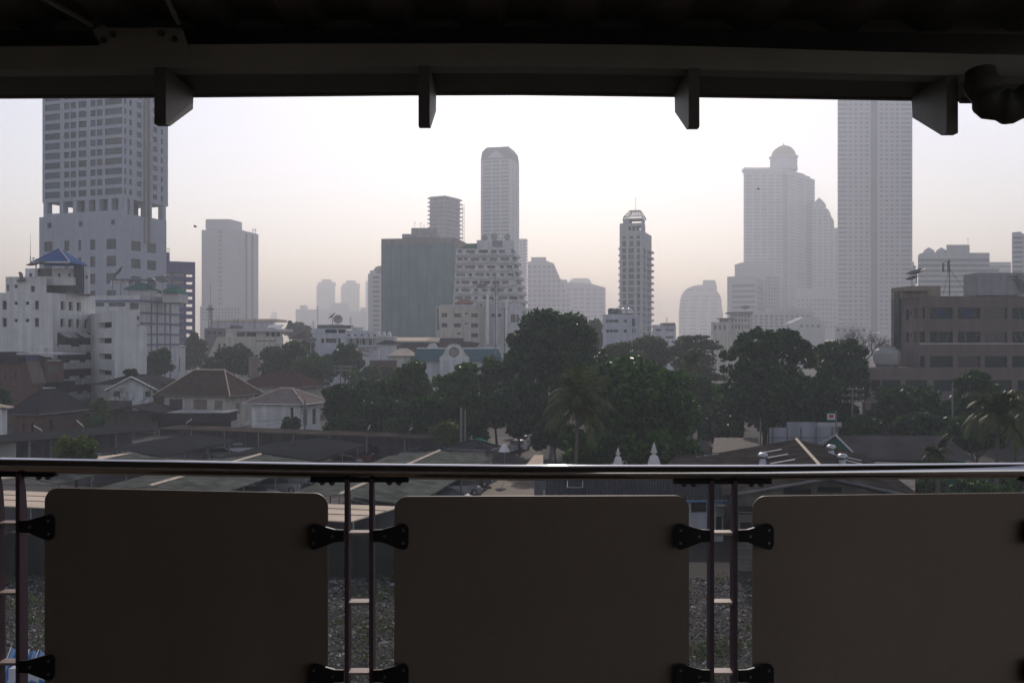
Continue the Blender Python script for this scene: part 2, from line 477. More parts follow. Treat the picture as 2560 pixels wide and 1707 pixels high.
RY = 3.9
rl = thing('platform_railing', 'steel platform railing with polished handrail, flat posts and brown panels', 'railing', (0, RY, FZ))
def bow(tab, px):
    for (a, ya), (b, yb) in zip(tab, tab[1:]):
        if px <= b or (b, yb) == tab[-1]:
            return ya + (yb - ya) * (px - a) / (b - a)
RAILC = [(-500, 1156), (0, 1163), (420, 1169.5), (800, 1176), (1300, 1181), (1900, 1181), (2560, 1175.5), (3100, 1170)]
mb = MB(); mb.tube([P(px, bow(RAILC, px), RY) for px in (-500, 0, 210, 420, 610, 800, 1050, 1300, 1600, 1900, 2230, 2560, 3100)], .0305, 32)
mb.build('handrail', M['rail'], rl)
PAIRS = [(5, 56), (870, 931), (1738, 1832 - 4), (2640, 2700)]
PAIRS = [(-2, 55), (870, 931), (1776, 1834), (2640, 2700)]
k = RY / F
for pi, (pa, pb) in enumerate(PAIRS):
    mid = (pa + pb) / 2
    yb = bow(RAILC, mid) + 19
    pl = MB()
    xa, xb = X(mid - 122 if pi else -140, RY), X(mid + 121 if pi else 141, RY)
    if pi == 0: xb = X(140, RY)
    zt = Z(yb, RY)
    pl.box(xa, xb, RY - .022, RY + .022, zt - .012, zt + .004)
    plate = pl.build('saddle_plate', M['clamp'], rl)
    for q in (-95, -71, 73, 97):
        if pi == 0 and q < 0: continue
        x = X((120 if q == 97 else 97) if pi == 0 else mid + q, RY)
        bb = MB(); bb.lathe((x, RY, zt - .012), [(.012, 0), (.012, -.006), (.008, -.012), (.003, -.014)], 12)
        bb.build('bolt', M['bolt'], plate)
    tops = (1315, 1490, 1663) if pi else (1292, 1466, 1638)
    for px in (pa, pb):
        x = X(px, RY)
        prof = [(RY - .035, zt), (RY - .035, FZ + .02), (RY + .032, FZ + .02), (RY + .032, zt - .30), (RY + .027, zt - .16), (RY + .016, zt - .07), (RY - .004, zt)]
        pm = MB(); pm.prism([(x - .008, a, b) for a, b in prof], (.016, 0, 0))
        pm.build('post', M['post'], rl)
    for ty in (1330, 1503, 1677, 1850):
        if pi == 0: ty -= 24
        z = Z(ty, RY)
        rm = MB(); rm.box(X(pa, RY) + .0081, X(pb, RY) - .0081, RY - .03, RY + .028, z - .006, z + .004)
        rm.build('rung', M['rung'], rl)
    for px, sg in ((pa, -1), (pb, 1)):
        if pi == 0 and sg < 0: continue
        for cy in (1334, 1680):
            if pi == 0: cy -= 23
            if pi == 3: cy -= 12
            sh = [(6, -15), (28, -16), (70, -28), (80, -30), (88, -27), (93, -19), (93, 20), (90, 30), (82, 34), (72, 32), (28, 15), (6, 14)]
            cm = MB(); cm.prism([(X(px + sg * a, RY), RY - .047, Z(cy + b, RY)) for a, b in (sh if sg < 0 else sh[::-1])], (0, .014, 0))
            cl = cm.build('clamp', M['clamp'], rl)
            for a, b in ((34, 0), (80, -15), (80, 17)):
                bm = MB()
                c = Vector((X(px + sg * a, RY), RY - .047, Z(cy + b, RY)))
                bm.tube([c, c + Vector((0, -.004, 0)), c + Vector((0, -.006, 0))], [.0062, .0062, .004], 10)
                bm.build('bolt', M['bolt'], cl)
PANS = [(113, 820, 1219, 1232), (986, 1722, 1240, 1238), (1881, 2594, 1239, 1231)]
for x0, x1, y0, y1 in PANS:
    pts = []
    rr = 34
    for cx_, cy_, a0 in ((x0 + rr, y0 + rr, 180), (x1 - rr, y1 + rr, 270)):
        for i in range(9):
            a = R(a0 + i * 90 / 8)
            pts.append((cx_ + rr * math.cos(a), cy_ + rr * math.sin(a)))
    w3 = [(X(a, RY), RY - .005, Z(b, RY)) for a, b in pts] + [(X(x1, RY), RY - .005, FZ + .08), (X(x0, RY), RY - .005, FZ + .08)]
    mb = MB(); mb.prism(w3[::-1], (0, .010, 0))
    mb.build('panel', M['panel'], rl)

# ---- canopy
ca = thing('station_canopy', 'dark steel platform roof with edge beam and hanging bracket fins', 'roof', (0, 4.2, FZ))
def sweep(tab_top, tab_bot, Y0, Y1, name, m, n=14, x0=-700, x1=3300):
    mb = MB()
    for i in range(n):
        a, b = x0 + (x1 - x0) * i / n, x0 + (x1 - x0) * (i + 1) / n
        za, zb, ta, tb = Z(bow(tab_bot, a), Y0), Z(bow(tab_bot, b), Y0), Z(bow(tab_top, a), Y0), Z(bow(tab_top, b), Y0)
        xa, xb = X(a, Y0), X(b, Y0)
        mb.hexa([(xa, Y0, za), (xb, Y0, zb), (xb, Y1, zb), (xa, Y1, za), (xa, Y0, ta), (xb, Y0, tb), (xb, Y1, tb), (xa, Y1, ta)])
    return mb.build(name, m, ca)
BT = [(-700, 125), (0, 117), (600, 110), (1280, 109), (1700, 114), (2280, 133), (3300, 150)]
BB = [(-700, 180), (0, 175), (600, 168), (1280, 166), (1700, 172), (2280, 188), (3300, 205)]
sweep(BT, BB, 3.9, 4.0, 'edge_beam', M['beam'])
FB = [(-700, 243), (0, 240), (485, 237), (1000, 232), (1280, 231), (1720, 236), (2090, 242), (2560, 250), (3300, 262)]
FT = [(a, b - 150) for a, b in FB]
mb = MB()
fx = [-700 + 4000 * i / 14 for i in range(15)]
for a, b in zip(fx, fx[1:]):       # soffit sheet and the outer gutter
    fa, fb = P(a, bow(FB, a), 4.26), P(b, bow(FB, b), 4.26)
    ba, bb = P(a * .915 + CX * .085, bow(BB, a) - 3, 4.0), P(b * .915 + CX * .085, bow(BB, b) - 3, 4.0)
    ba.x, bb.x = fa.x, fb.x
    up = Vector((0, 0, .03))
    mb.hexa([ba, bb, fb, fa, ba + up, bb + up, fb + up, fa + up])
    mb.hexa([fa + Vector((0, .002, -.006)), fb + Vector((0, .002, -.006)), fb + Vector((0, .03, -.006)), fa + Vector((0, .03, -.006)),
             fa + Vector((0, .002, .28)), fb + Vector((0, .002, .28)), fb + Vector((0, .03, .28)), fa + Vector((0, .03, .28))])
mb.build('soffit', M['steel'], ca)
mb = MB()
xx = -8.0; N = 44
for i in range(N):                 # trapezoidal deck, ribs running away from the platform edge
    a = -14 + 16.9 * i / N; b = a + 16.9 / N
    for u0, u1, z0, z1 in ((0, .3, 0, 0), (.3, .4, 0, .05), (.4, .8, .05, .05), (.8, 1, .05, 0)):
        p, q = a + (b - a) * u0, a + (b - a) * u1
        mb.quad((p, 4.28, 15.34 + z0), (q, 4.28, 15.34 + z1), (q, -8, 15.75 + z1), (p, -8, 15.75 + z0))
mb.box(-14, 2.9, -8, 4.28, 15.9, 15.95); mb.box(-14, 2.9, 4.275, 4.285, 15.1, 15.95); mb.box(-14, 2.9, -8.01, -8, 15.1, 15.95)  # right end stops short, shaped to let sky light onto the right panel
mb.build('roof_deck', M['deck'], ca)
for y, z in ((3.0, 15.22), (1.9, 15.26), (.7, 15.3)):
    mb = MB(); mb.box(-14, 2.9, y, y + .09, z, z + .14); mb.build('purlin', M['steel'], ca)
BR = [(381, 411, 389, 418, 312), (1047, 1078, 1047, 1075, 317), (1720, 1751, 1720, 1747, 320), (2372, 2400, 2362, 2391, 335)]
for t0, t1, b0, b1, yb in BR:
    x0, x1 = X(b0, 3.9), X(b1, 3.9)
    zt, zb = Z(bow(BB, (t0 + t1) / 2), 3.9) - .001, Z(yb, 3.9)
    prof = [(3.885, zt), (3.885, zb), (3.93, zb), (4.215, zb + .135), (4.225, zt - .004)]
    mb = MB(); mb.prism([(x0, a, b) for a, b in prof], (x1 - x0, 0, 0))
    mb.build('bracket', M['steel'], ca)
gp = MB(); gp.prism([P(a, b, 3.893) for a, b in ((231, 76), (241, 70), (448, 70), (458, 78), (476, 136), (263, 138))][::-1], (0, .006, 0))
gus = gp.build('gusset_plate', M['beam'], ca)
for a, b in ((261, 102), (284, 88), (405, 85), (438, 99)):
    mb = MB(); c = P(a, b, 3.892); mb.tube([c, c + Vector((0, -.012, 0))], .012, 6); mb.build('bolt', M['bolt'], gus)
for a, b, c, d in ((228, 62, 60, -40), (446, 58, 560, -70)):
    mb = MB(); p = P(a, b, 3.89); q = P(c, d, 3.6); q.y = 2.6; q.x = p.x + (q.x - p.x) * 1.0; q.z = 15.2
    mb.tube([p, q], .010, 8); mb.build('bracing_rod', M['beam'], ca)
# corrugated drain elbow hanging at the right end of the gutter
dp = MB()
path = [P(2700, 150, 3.7), P(2640, 215, 3.72), P(2590, 245, 3.75), P(2530, 268, 3.78), P(2480, 262, 3.8), P(2458, 225, 3.82), P(2450, 170, 3.84)]
dense = []
for i in range(len(path) - 1):
    for t in np.linspace(0, 1, 7)[:-1]: dense.append(path[i].lerp(path[i + 1], float(t)))
dp.tube(dense, [.062 + .006 * math.sin(i * 1.05) for i in range(len(dense))], 20)
dp.build('drain_pipe', M['pipe'], ca)
mb = MB(); mb.tube([P(2400, 252, 4.1), P(2440, 252, 4.1), P(2500, 244, 4.1)], .012, 8); mb.build('pipe_hanger', M['pipe'], ca)

# ================================================================= BUILDINGS, LEFT
G3 = [M['glass'], M['glass'], M['glass2'], M['glassblue']]
def box(mb, x0, x1, y0, y1, Ya, Yb):                   # box by columns/rows at depth Ya, going back to Yb
    mb.box(X(x0, Ya), X(x1, Ya), Ya, Yb, Z(y1, Ya), Z(y0, Ya))
def dish(name, label, px, py, Y, rad, aim, m=None, pole=1.2):
    t = thing(name, label, 'satellite dish', P(px, py, Y) - Vector((0, 0, pole)), 'rooftop satellite dishes')
    c = P(px, py, Y); a = Vector(aim).normalized()
    e1 = a.cross(Vector((0, 0, 1)));
    if e1.length < .05: e1 = Vector((1, 0, 0))
    e1.normalize(); e2 = a.cross(e1)
    mb = MB(); vs, fs = [], []; nr, ns = 5, 20
    for th in (0, -.03):
        for i in range(nr + 1):
            r = rad * i / nr
            for k2 in range(ns):
                an = 2 * math.pi * k2 / ns
                vs.append(c + (e1 * math.cos(an) + e2 * math.sin(an)) * r + a * (.28 * r * r / rad + th))
    off = (nr + 1) * ns
    for i in range(nr):
        for k2 in range(ns):
            q = (i * ns + k2, i * ns + (k2 + 1) % ns, (i + 1) * ns + (k2 + 1) % ns, (i + 1) * ns + k2)
            fs.append(q); fs.append(tuple(off + j for j in q[::-1]))
    mb.add(vs, fs, True); mb.build('reflector', m or M['dish'], t)
    mb = MB(); mb.tube([c - Vector((0, 0, pole)), c - a * .03], .06 * rad + .03, 8); mb.build('pole', M['steel2'], t)
    mb = MB()
    for an in (0.3, 2.4, 4.5):
        mb.tube([c + (e1 * math.cos(an) + e2 * math.sin(an)) * rad * .9 + a * .23 * rad, c + a * rad * .75], .03, 5)
    mb.tube([c + a * rad * .68, c + a * rad * .85], .09 * rad, 8); mb.build('feed_arm', M['steel2'], t)
    return t

# --- tall grey tower
pts = corner(106, 308, 420, 320, 20)
b = Bld('residential_tower', 'tall grey tower with an open terrace floor behind the blue pyramid roof', 'tower', pts[1])
A, B_ = Face(pts[0], pts[1]), Face(pts[1], pts[2])
zt0, zt1 = Z(495, 320), Z(533, 320)
ha, hb = [], []
for i in range(-16, 10):
    y0 = 245 + 25.0 * i; y1 = y0 + 16
    for a, c in ((112, 150), (160, 173), (176, 190), (196, 216), (226, 239), (242, 256), (262, 305)):
        ha.append(A.rect(a, c, y0, y1, 290))
    for a, c in ((311, 316), (323, 330), (342, 354), (382, 393), (402, 408)):
        hb.append(B_.rect(a, c, y0, y1 - 2, 309))
b.body(pts, 152.0, M['towerA'], [M['tealglass'], M['tealglass'], M['glass'], M['glassblue'], M['glass2']], {0: ha, 1: hb}, zbot=zt0, rec=.35, part='wall')
mb = MB(); mb.poly([(p.x, p.y, zt0) for p in (pts[0], pts[1], pts[2], pts[0] + pts[2] - pts[1])]); 
for u in (A.u(346) * 0, .22, .4, .56, .70, .86, 1.0):       # terrace columns on the front face
    uu = 1.2 + u * (A.w - 2.4); mb.fbox(A, uu - .8, uu + .8, zt1, zt0 + .01, -2.2, -.05)
for u in (.02, .16, .52, .60, .95):
    uu = .8 + u * (B_.w - 1.6); mb.fbox(B_, uu - .8, uu + .8, zt1, zt0 + .01, -2.0, -.05)
b.part('terrace_column', mb, M['towerA'])
mb = MB(); mb.fbox(A, A.w * .40, A.w - 6, zt1, zt0 + .01, -14, -5); mb.fbox(A, 5, A.w * .36, zt1, zt0 + .01, -14, -11)
b.part('terrace_core', mb, M['darkc'])
mb = MB()
for u in (.46, .55):                                          # two riser pipes in the side recess
    c = B_.pt(B_.w * u, Z(600, 320), .5); mb.tube([c, Vector((c.x, c.y, 151))], .45, 8)
b.part('riser_pipe', mb, M['greyc'])
mb = MB(); mb.fbox(A, A.w * .05, A.w, zt1, zt1 + 1.1, -.3, .0); b.part('parapet', mb, M['towerA'])
p2 = corner(98, 303, 416, 319, 20)
A2, B2 = Face(p2[0], p2[1]), Face(p2[1], p2[2])
ha = A2.grid([(118, 129), (196, 206), (277, 287)], [(549, 562)], 280)
for y in (609, 652, 695, 738): ha += A2.grid([(110, 131), (160, 173), (195, 203), (225, 238), (266, 290)], [(y - 12, y + 14)], 280)
hb = []
for y in (612, 656, 700, 742): hb += B2.grid([(328, 352), (368, 391)], [(y - 10, y + 14)], 330)
b.body(p2, zt1, M['towerA'], [M['glass'], M['glass2'], M['glass2']], {0: ha, 1: hb}, rec=.4, part='podium')
b.done()

# --- dark blue building
pts = corner(None, 398, 488, 380, 62)
b = Bld('blue_building', 'dark blue building with open gallery floors beside the tall grey tower', 'building', pts[0])
B_ = Face(pts[0], pts[1])
mb = MB()
zt = Z(652, 380)
for i in range(12):
    z1 = zt - 2.9 * i; mb.fbox(B_, 0, B_.w, z1 - (2.9 if i == 0 else 1.5), z1, -9, 0)
mb.fbox(B_, B_.w * .93, B_.w, 0, zt - .02, -1.2, -.012); mb.fbox(B_, B_.w * .70, B_.w * .72, 0, zt - .02, -1.2, -.012); mb.fbox(B_, B_.w * .35, B_.w * .37, 0, zt - .02, -1.2, -.012)
b.part('spandrel', mb, M['blue'])
mb = MB(); mb.fbox(B_, .2, B_.w * .78, 0, zt - .05, -8.5, -2.2); b.part('inner_wall', mb, M['pale'])
mb = MB(); mb.fbox(B_, B_.w * .02, B_.w * .3, zt, zt + 3.4, -7, -1); b.part('lift_house', mb, M['blue'])
mb = MB()
for i in range(9):
    u = B_.w * (.02 + .035 * i); mb.fbox(B_, u, u + .12, zt + 3.4, zt + 5, -1.2, -1.05)
mb.fbox(B_, B_.w * .02, B_.w * .3, zt + 4.9, zt + 5.02, -1.19, -1.06); b.part('roof_railing', mb, M['steel2'])
b.done()

# --- white apartment block with the blue pyramid roof
Y = 190.0
pts = [Vector((X(-60, Y), Y)), Vector((X(132, Y), Y)), Vector((X(238, Y + 14), Y + 14))]
b = Bld('apartment_block', 'white stepped apartment block with a blue pyramid roof and dark square windows', 'building', pts[1])
A, B_ = Face(pts[0], pts[1]), Face(pts[1], pts[2])
ha = A.grid([(-36, -26), (6, 17), (87, 97)], [(752, 774), (795, 817)]) + A.grid([(36, 44), (64, 73)], [(754, 762), (797, 805)])
ha += A.grid([(77, 87)], [(715, 730)]) * 0
hb = B_.grid([(152, 163), (172, 183), (192, 203)], [(754, 776)], 170) + B_.grid([(151, 162), (171, 183), (191, 202), (211, 222)], [(797, 818)], 170)
hb += [B_.rect(143, 232, 831, 866, 180)]
b.body(pts, Z(732, Y), M['white'], M['glass'], {0: ha, 1: hb}, back=16, rec=.5)
for (x0, x1, y0, dy, rects) in ((14, 63, 692, 4, [(17, 22, 712, 727), (36, 44, 712, 720)]), (63, 116, 692, 3.5, [(77, 87, 715, 730)])):
    q = [Vector((X(x0, Y), Y + .01)), Vector((X(x1, Y), Y + .01))]
    b.body(q, Z(y0, Y), M['white'], M['glass'], {0: Face(*q).grid([(r[0], r[1]) for r in rects[:1]], [(rects[0][2], rects[0][3])]) + [Face(*q).rect(*r) for r in rects[1:]]}, zbot=Z(732, Y) + .001, back=12, rec=.4, part='upper_wall')
q = [Vector((X(63, Y + 5), Y + 5)), Vector((X(225, Y + 5), Y + 5))]
fq = Face(*q)
b.body(q, Z(671, Y + 5), M['white'], M['glass'], {0: [fq.rect(73, 80, 683, 692), fq.rect(144, 151, 683, 692), fq.rect(171, 176, 683, 692), fq.rect(214, 219, 688, 697), fq.rect(93, 130, 668.8, 691)]}, zbot=Z(732, Y) + .002, back=10, rec=.6, part='penthouse')
mb = MB(); box(mb, 116, 183, 693, 713, Y + 3.0, Y + 4.9); b.part('balcony_parapet', mb, M['white'])
mb = MB(); box(mb, 184, 206, 664, 733, Y + 4.2, Y + 4.95); b.part('glass_stair', mb, M['glassgreen'])
mb = MB()
for i in range(5): box(mb, 184 + i * 5.2, 185 + i * 5.2, 664, 733, Y + 4.1, Y + 4.19)
b.part('mullion', mb, M['blueline'])
mb = MB(); box(mb, 120, 183, 714, 732, Y + 4.4, Y + 4.95); b.part('shaded_terrace', mb, M['glass2'])
mb = MB()
x0, x1 = X(76, Y - 1), X(174, Y - 1); ze, zr = Z(656, Y), Z(620, Y + 3)
hip_roof(mb, x0, x1, Y - 1, Y + 7, ze, zr, X(147, Y + 3), X(147, Y + 3) + .05); rf = b.part('roof', mb, M['bluetile'])
mb = MB(); mb.tube([Vector((X(147, Y + 3), Y + 3, zr + .05)), Vector((x1 - .0, Y - 1, ze + .05))], .12, 6); mb.tube([Vector((x0, Y - 1, ze - .07)), Vector((x1, Y - 1, ze - .07))], .22, 6)
mb.build('ridge_cap', M['pale'], rf)
mb = MB()                                                      # lower balconies
for y0, y1, ext in ((868, 880, 258), (907, 922, 258), (947, 962, 256), (986, 1000, 246)):
    q = Face((X(108 if y0 < 880 else 148, Y - 1), Y - 1), (X(ext, Y + 12.5), Y + 12.5))
    mb.fbox(q, 0, q.w, q.z(180, y1), q.z(180, y0), -1.6, 0); mb.fbox(q, q.w * .25, q.w * .45, q.z(180, y0) + .001, q.z(180, y0) + .5, -.3, -.02); mb.fbox(q, q.w * .6, q.w * .8, q.z(180, y0) + .001, q.z(180, y0) + .5, -.3, -.02)
b.part('balcony', mb, M['white'])
mb = MB()
for y0, y1 in ((882, 906), (923, 946), (963, 985)):
    q = Face((X(150, Y - .4), Y - .4), (X(232, Y + 10), Y + 10)); mb.fbox(q, 0, q.w, q.z(180, y1), q.z(180, y0), -.5, -.2)
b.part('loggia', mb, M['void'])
for x0, x1 in ((145, 186), (190, 217)):
    q = Face((X(x0, Y + 2), Y + 2), (X(x1, Y + 6.5), Y + 6.5))
    mb = MB(); za, zb = q.z(x0, 831), q.z(x0, 844)
    mb.add([q.pt(0, za, .0), q.pt(q.w, za, .0), q.pt(q.w, zb, 1.3), q.pt(q.w * .25, zb, 1.3), q.pt(0, za - .05, 0), q.pt(q.w, za - .05, 0), q.pt(q.w, zb - .05, 1.3), q.pt(q.w * .25, zb - .05, 1.3)],
           [(0, 1, 2, 3), (7, 6, 5, 4), (2, 3, 7, 6), (1, 2, 6, 5), (0, 3, 7, 4)])
    b.part('awning', mb, M['awn'])
for px, py in ((178, 911), (221, 951), (196, 951)):
    mb = MB(); c = P(px, py, Y - 1.2); mb.box(c.x - .45, c.x + .45, c.y - .2, c.y + .2, c.z - .35, c.z + .35); b.part('air_conditioner', mb, M['greyc'])
b.done()
t = thing('lightning_rod', 'thin rooftop lightning rod left of the blue pyramid roof', 'mast', P(76, 657, Y + 3))
mb = MB(); mb.tube([P(76, 657, Y + 3), P(76, 640, Y + 3)], .09, 6); mb.build('base_tube', M['steel2'], t)
mb = MB(); mb.tube([P(76, 640, Y + 3), P(76.5, 584, Y + 3)], [.05, .02], 5); mb.build('rod', M['steel2'], t)
dish('satellite_dish', 'large dark satellite dish tilted beside the blue pyramid roof', 90, 662, Y - 2, 1.7, (-.25, -.3, 1), pole=2.6)
t = thing('roof_exhaust', 'rusty bent exhaust stack on the stepped roof at the left edge', 'exhaust pipe', P(52, 697, Y - .6))
mb = MB(); mb.tube([P(53, 700, Y - .6), P(53, 690, Y - .6), P(52, 684, Y - .6), P(48, 682, Y - .6)], [.32, .34, .34, .25], 10); mb.build('stack', M['steel'], t)
mb = MB(); mb.tube([P(44, 702, Y - .6), P(62, 699, Y - .6)], .28, 8); mb.build('motor', M['steel'], t)

# --- plain white block with one blank wall
Y = 178.0
pts = [Vector((X(226, Y + 22), Y + 22)), Vector((X(287, Y), Y)), Vector((X(342, Y + 1.5), Y + 1.5))]
b = Bld('blank_wall_block', 'white block with one blank windowless wall and a gallery of dark openings on its left', 'building', pts[1])
A = Face(pts[0], pts[1])
ha = []
for y0, y1 in ((806, 820), (845, 858), (884, 898), (925, 938)): ha.append(A.rect(246, 279, y0, y1, 262))
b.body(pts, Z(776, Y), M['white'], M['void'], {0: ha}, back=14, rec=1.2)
q = [Vector((X(342.1, Y + 1.6), Y + 1.6)), Vector((X(367, Y + 2.4), Y + 2.4))]
b.body(q, Z(815, Y + 2), M['white'], back=9, part='side_wing'); b.done()

# --- white block with blue-grey frame lines
pts = corner(228, 350, 448, 245, 12)
b = Bld('grid_facade_block', 'white block with a blue-grey grid of frame lines and green roof pavilions', 'building', pts[1])
A, B_ = Face(pts[0], pts[1]), Face(pts[1], pts[2])
b.body(pts, Z(738, 245), M['white2'], [M['glassblue'], M['glass2']], {0: [A.rect(239, 261, 757, 766), A.rect(272, 313, 757, 766), A.rect(324, 347, 757, 773), A.rect(330, 348, 790, 800, 340), A.rect(330, 348, 812, 820, 340)]}, rec=.4)
mb = MB()
for y in (752, 782, 808, 835, 861): mb.fbox(B_, 0, B_.w, B_.z(360, y + 2.2), B_.z(360, y - 2.2), .01, .22)
mb.fbox(A, 0, A.w, A.z(345, 755), A.z(345, 749), .01, .22)
for px in (378, 392, 412, 425): mb.fbox(B_, B_.u(px) - .14, B_.u(px) + .14, 0, B_.z(360, 752), .01, .18)
b.part('frame_line', mb, M['blueline'])
for x0, x1, y0, y1, yw in ((318, 380, 707, 724, 738), (402, 452, 716, 732, 744)):
    mb = MB(); a0 = P(x0, y1, 250); a1 = P(x1, y1, 250)
    hip_roof(mb, a0.x, a1.x, 247, 257, a0.z, Z(y0, 252), a0.x + 2, a0.x + 3.5); b.part('roof', mb, M['greenp'])
    mb = MB(); box(mb, x0 + 5, x1 - 6, y1, yw + 12, 248.5, 256); b.part('pavilion_wall', mb, M['pale'])
mb = MB(); box(mb, 277, 390, 697, 699.5, 252, 257)
for px in (280, 300, 322, 350, 386): box(mb, px, px + 1.2, 699, 739, 252.2, 252.5)
b.part('pergola', mb, M['blueline'])
mb = MB(); box(mb, 276, 323, 701, 713, 253.2, 256.8); b.part('water_tank_wall', mb, M['white2'])
b.done()
dish('satellite_dish', 'small tilted satellite dish in front of the tall grey tower', 300, 680, 249, 1.6, (-.8, -.2, .6), pole=5)
dish('satellite_dish', 'bowl-shaped satellite dish on the roof with green pavilions', 406, 703, 246, 2.3, (.15, -.35, 1), pole=4)

# --- slab tower in the haze, left of centre
pts = corner(504, 596, 646, 880, 10)
b = Bld('slab_tower', 'plain grey slab tower with two dark vertical strips on its right side', 'tower', pts[1])
A, B_ = Face(pts[0], pts[1]), Face(pts[1], pts[2])
ha = A.grid([(545.5, 549), (550.5, 554.5)], [(577 + 11.2 * i, 582.5 + 11.2 * i) for i in range(17)])
hb = []
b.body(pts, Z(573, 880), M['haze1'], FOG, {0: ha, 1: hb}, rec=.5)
mb = MB()
for x0, x1 in ((613.5, 617.5), (628.5, 632.5)): mb.fbox(B_, B_.u(x0), B_.u(x1), 0, B_.z(600, 580), .02, .3)
b.part('dark_strip', mb, M['darkc'])
mb = MB(); box(mb, 514, 575, 548, 573.2, 887, 925); q = Face((X(575, 887), 887), (X(605, 910), 910)); mb.fbox(q, 0, q.w, Z(573.5, 892), Z(549, 890), -18, 0); b.part('plant_room', mb, M['haze1'])
mb = MB()
for px in (632, 638): box(mb, px, px + 1, 571, 585, 908, 908.6); box(mb, px - 3, px + 3, 573, 574.2, 908, 908.5); box(mb, px - 3, px + 3, 577, 578, 908, 908.5)
b.part('roof_sign_frame', mb, M['steel2']); b.done()
pts = flat(500, 606, 800)
b = Bld('long_podium', 'long pale building at the foot of the plain grey slab tower', 'building', pts[0])
f_ = Face(*pts)
b.body(pts, Z(766, 800), M['pale'], FOG, {0: f_.grid(spans(508, 8, 12, 2.2), [(772 + 8 * i, 776 + 8 * i) for i in range(4)])}, rec=.4); b.done()

# --- far hazy twins and their low neighbours
for x0, x1, y, lab in ((791, 838, 713, 'left one of two identical hazy towers far away'), (852, 899, 716, 'right one of two identical hazy towers far away')):
    YY = 2500; pts = flat(x0, x1, YY)
    b = Bld('hazy_twin_tower', lab, 'tower', pts[0], 'two identical hazy towers')
    f_ = Face(*pts)
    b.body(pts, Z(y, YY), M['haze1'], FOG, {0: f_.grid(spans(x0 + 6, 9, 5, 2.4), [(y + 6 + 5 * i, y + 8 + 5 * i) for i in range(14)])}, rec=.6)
    mb = MB(); box(mb, x0 + 4, x1 - 4, y - 8, y + .2, YY + 5, YY + 40); box(mb, x0 + 13, x1 - 13, y - 15, y - 7.9, YY + 10, YY + 36); b.part('crown', mb, M['haze1']); b.done()
for x0, x1, y, YY, lab, pt in ((739, 824, 773, 1900, 'long low hazy block in front of the left twin tower', (750, 763, 763)), (824, 872, 757, 1950, 'hazy block standing between the two twin towers', None),
                              (872, 918, 778, 1850, 'low hazy block left of the narrow dome-capped tower', (901, 912, 769)), (914, 921, 703, 2600, 'sliver of a hazy tower behind the dome-capped tower', None),
                              (676, 692, 788, 3600, 'faintest tiny tower on the horizon with a domed top', (679, 689, 780))):
    pts = flat(x0, x1, YY); b = Bld('hazy_block', lab, 'building', pts[0]); f_ = Face(*pts)
    n = max(1, int((x1 - x0) / 6))
    b.body(pts, Z(y, YY), M['haze1'], FOG, {0: f_.grid(spans(x0 + 3, 6, n, 1.6), [(y + 5 + 6 * i, y + 7.5 + 6 * i) for i in range(8)])}, rec=.5, back=60)
    if pt:
        mb = MB(); box(mb, pt[0], pt[1], pt[2], y + .3, YY + 6, YY + 30); b.part('lift_house', mb, M['haze1'])
    b.done()

# --- narrow tower with the dome cap, left of the netted building
pts = flat(920, 957, 760)
b = Bld('dome_capped_tower', 'narrow pale tower with a round cap, half hidden by the netted building', 'tower', pts[0]); f_ = Face(*pts)
b.body(pts, Z(684, 760), M['pale'], FOG, {0: f_.grid([(932, 948)], [(690 + 12 * i, 696 + 12 * i) for i in range(13)])}, rec=.9)
mb = MB(); c = P(950, 684, 775); mb.lathe(c, [(5.2, -1), (5.2, 1.5), (4.6, 3.6), (3.2, 5.2), (1, 6)], 18); b.part('dome', mb, M['netbrown'])
mb = MB(); box(mb, 925, 938, 676, 684.2, 763, 775); b.part('lift_house', mb, M['pale']); b.done()

# --- netted building under refurbishment
pts = corner(953, 1138, 1171, 500, 9)
b = Bld('netted_building', 'broad building wrapped in dark green construction netting', 'building', pts[1])
A, B_ = Face(pts[0], pts[1]), Face(pts[1], pts[2])
b.body(pts, Z(594, 500), M['netbrown'], None, {}, top=True)
mb = MB(); mb.fbox(A, A.u(962), A.w - 1, 0, A.z(1100, 608), .01, .25); b.part('netting', mb, M['net'])
mb = MB()
for i in range(9): mb.fbox(A, A.w * (.02 + i * .12), A.w * (.02 + i * .12) + .15, 0, A.z(1100, 596), .26, .4)
for i in range(9): mb.fbox(A, 0, A.w, 6 + 6.2 * i, 6.12 + 6.2 * i, .41, .5)
b.part('scaffold', mb, M['greenp'])
mb = MB(); box(mb, 1005, 1090, 585, 594.5, 503, 530); box(mb, 1028, 1092, 570, 585.2, 506, 528); b.part('plant_room', mb, M['greyc'])
mb = MB()
for px, y in ((1037, 553), (1052, 556), (1060, 562)): mb.tube([P(px, 572, 507), P(px, y, 507)], .10, 5); mb.tube([P(px - 3, y + 4, 507), P(px + 3, y + 4, 507)], .07, 4)
b.part('antenna', mb, M['steel2']); b.done()

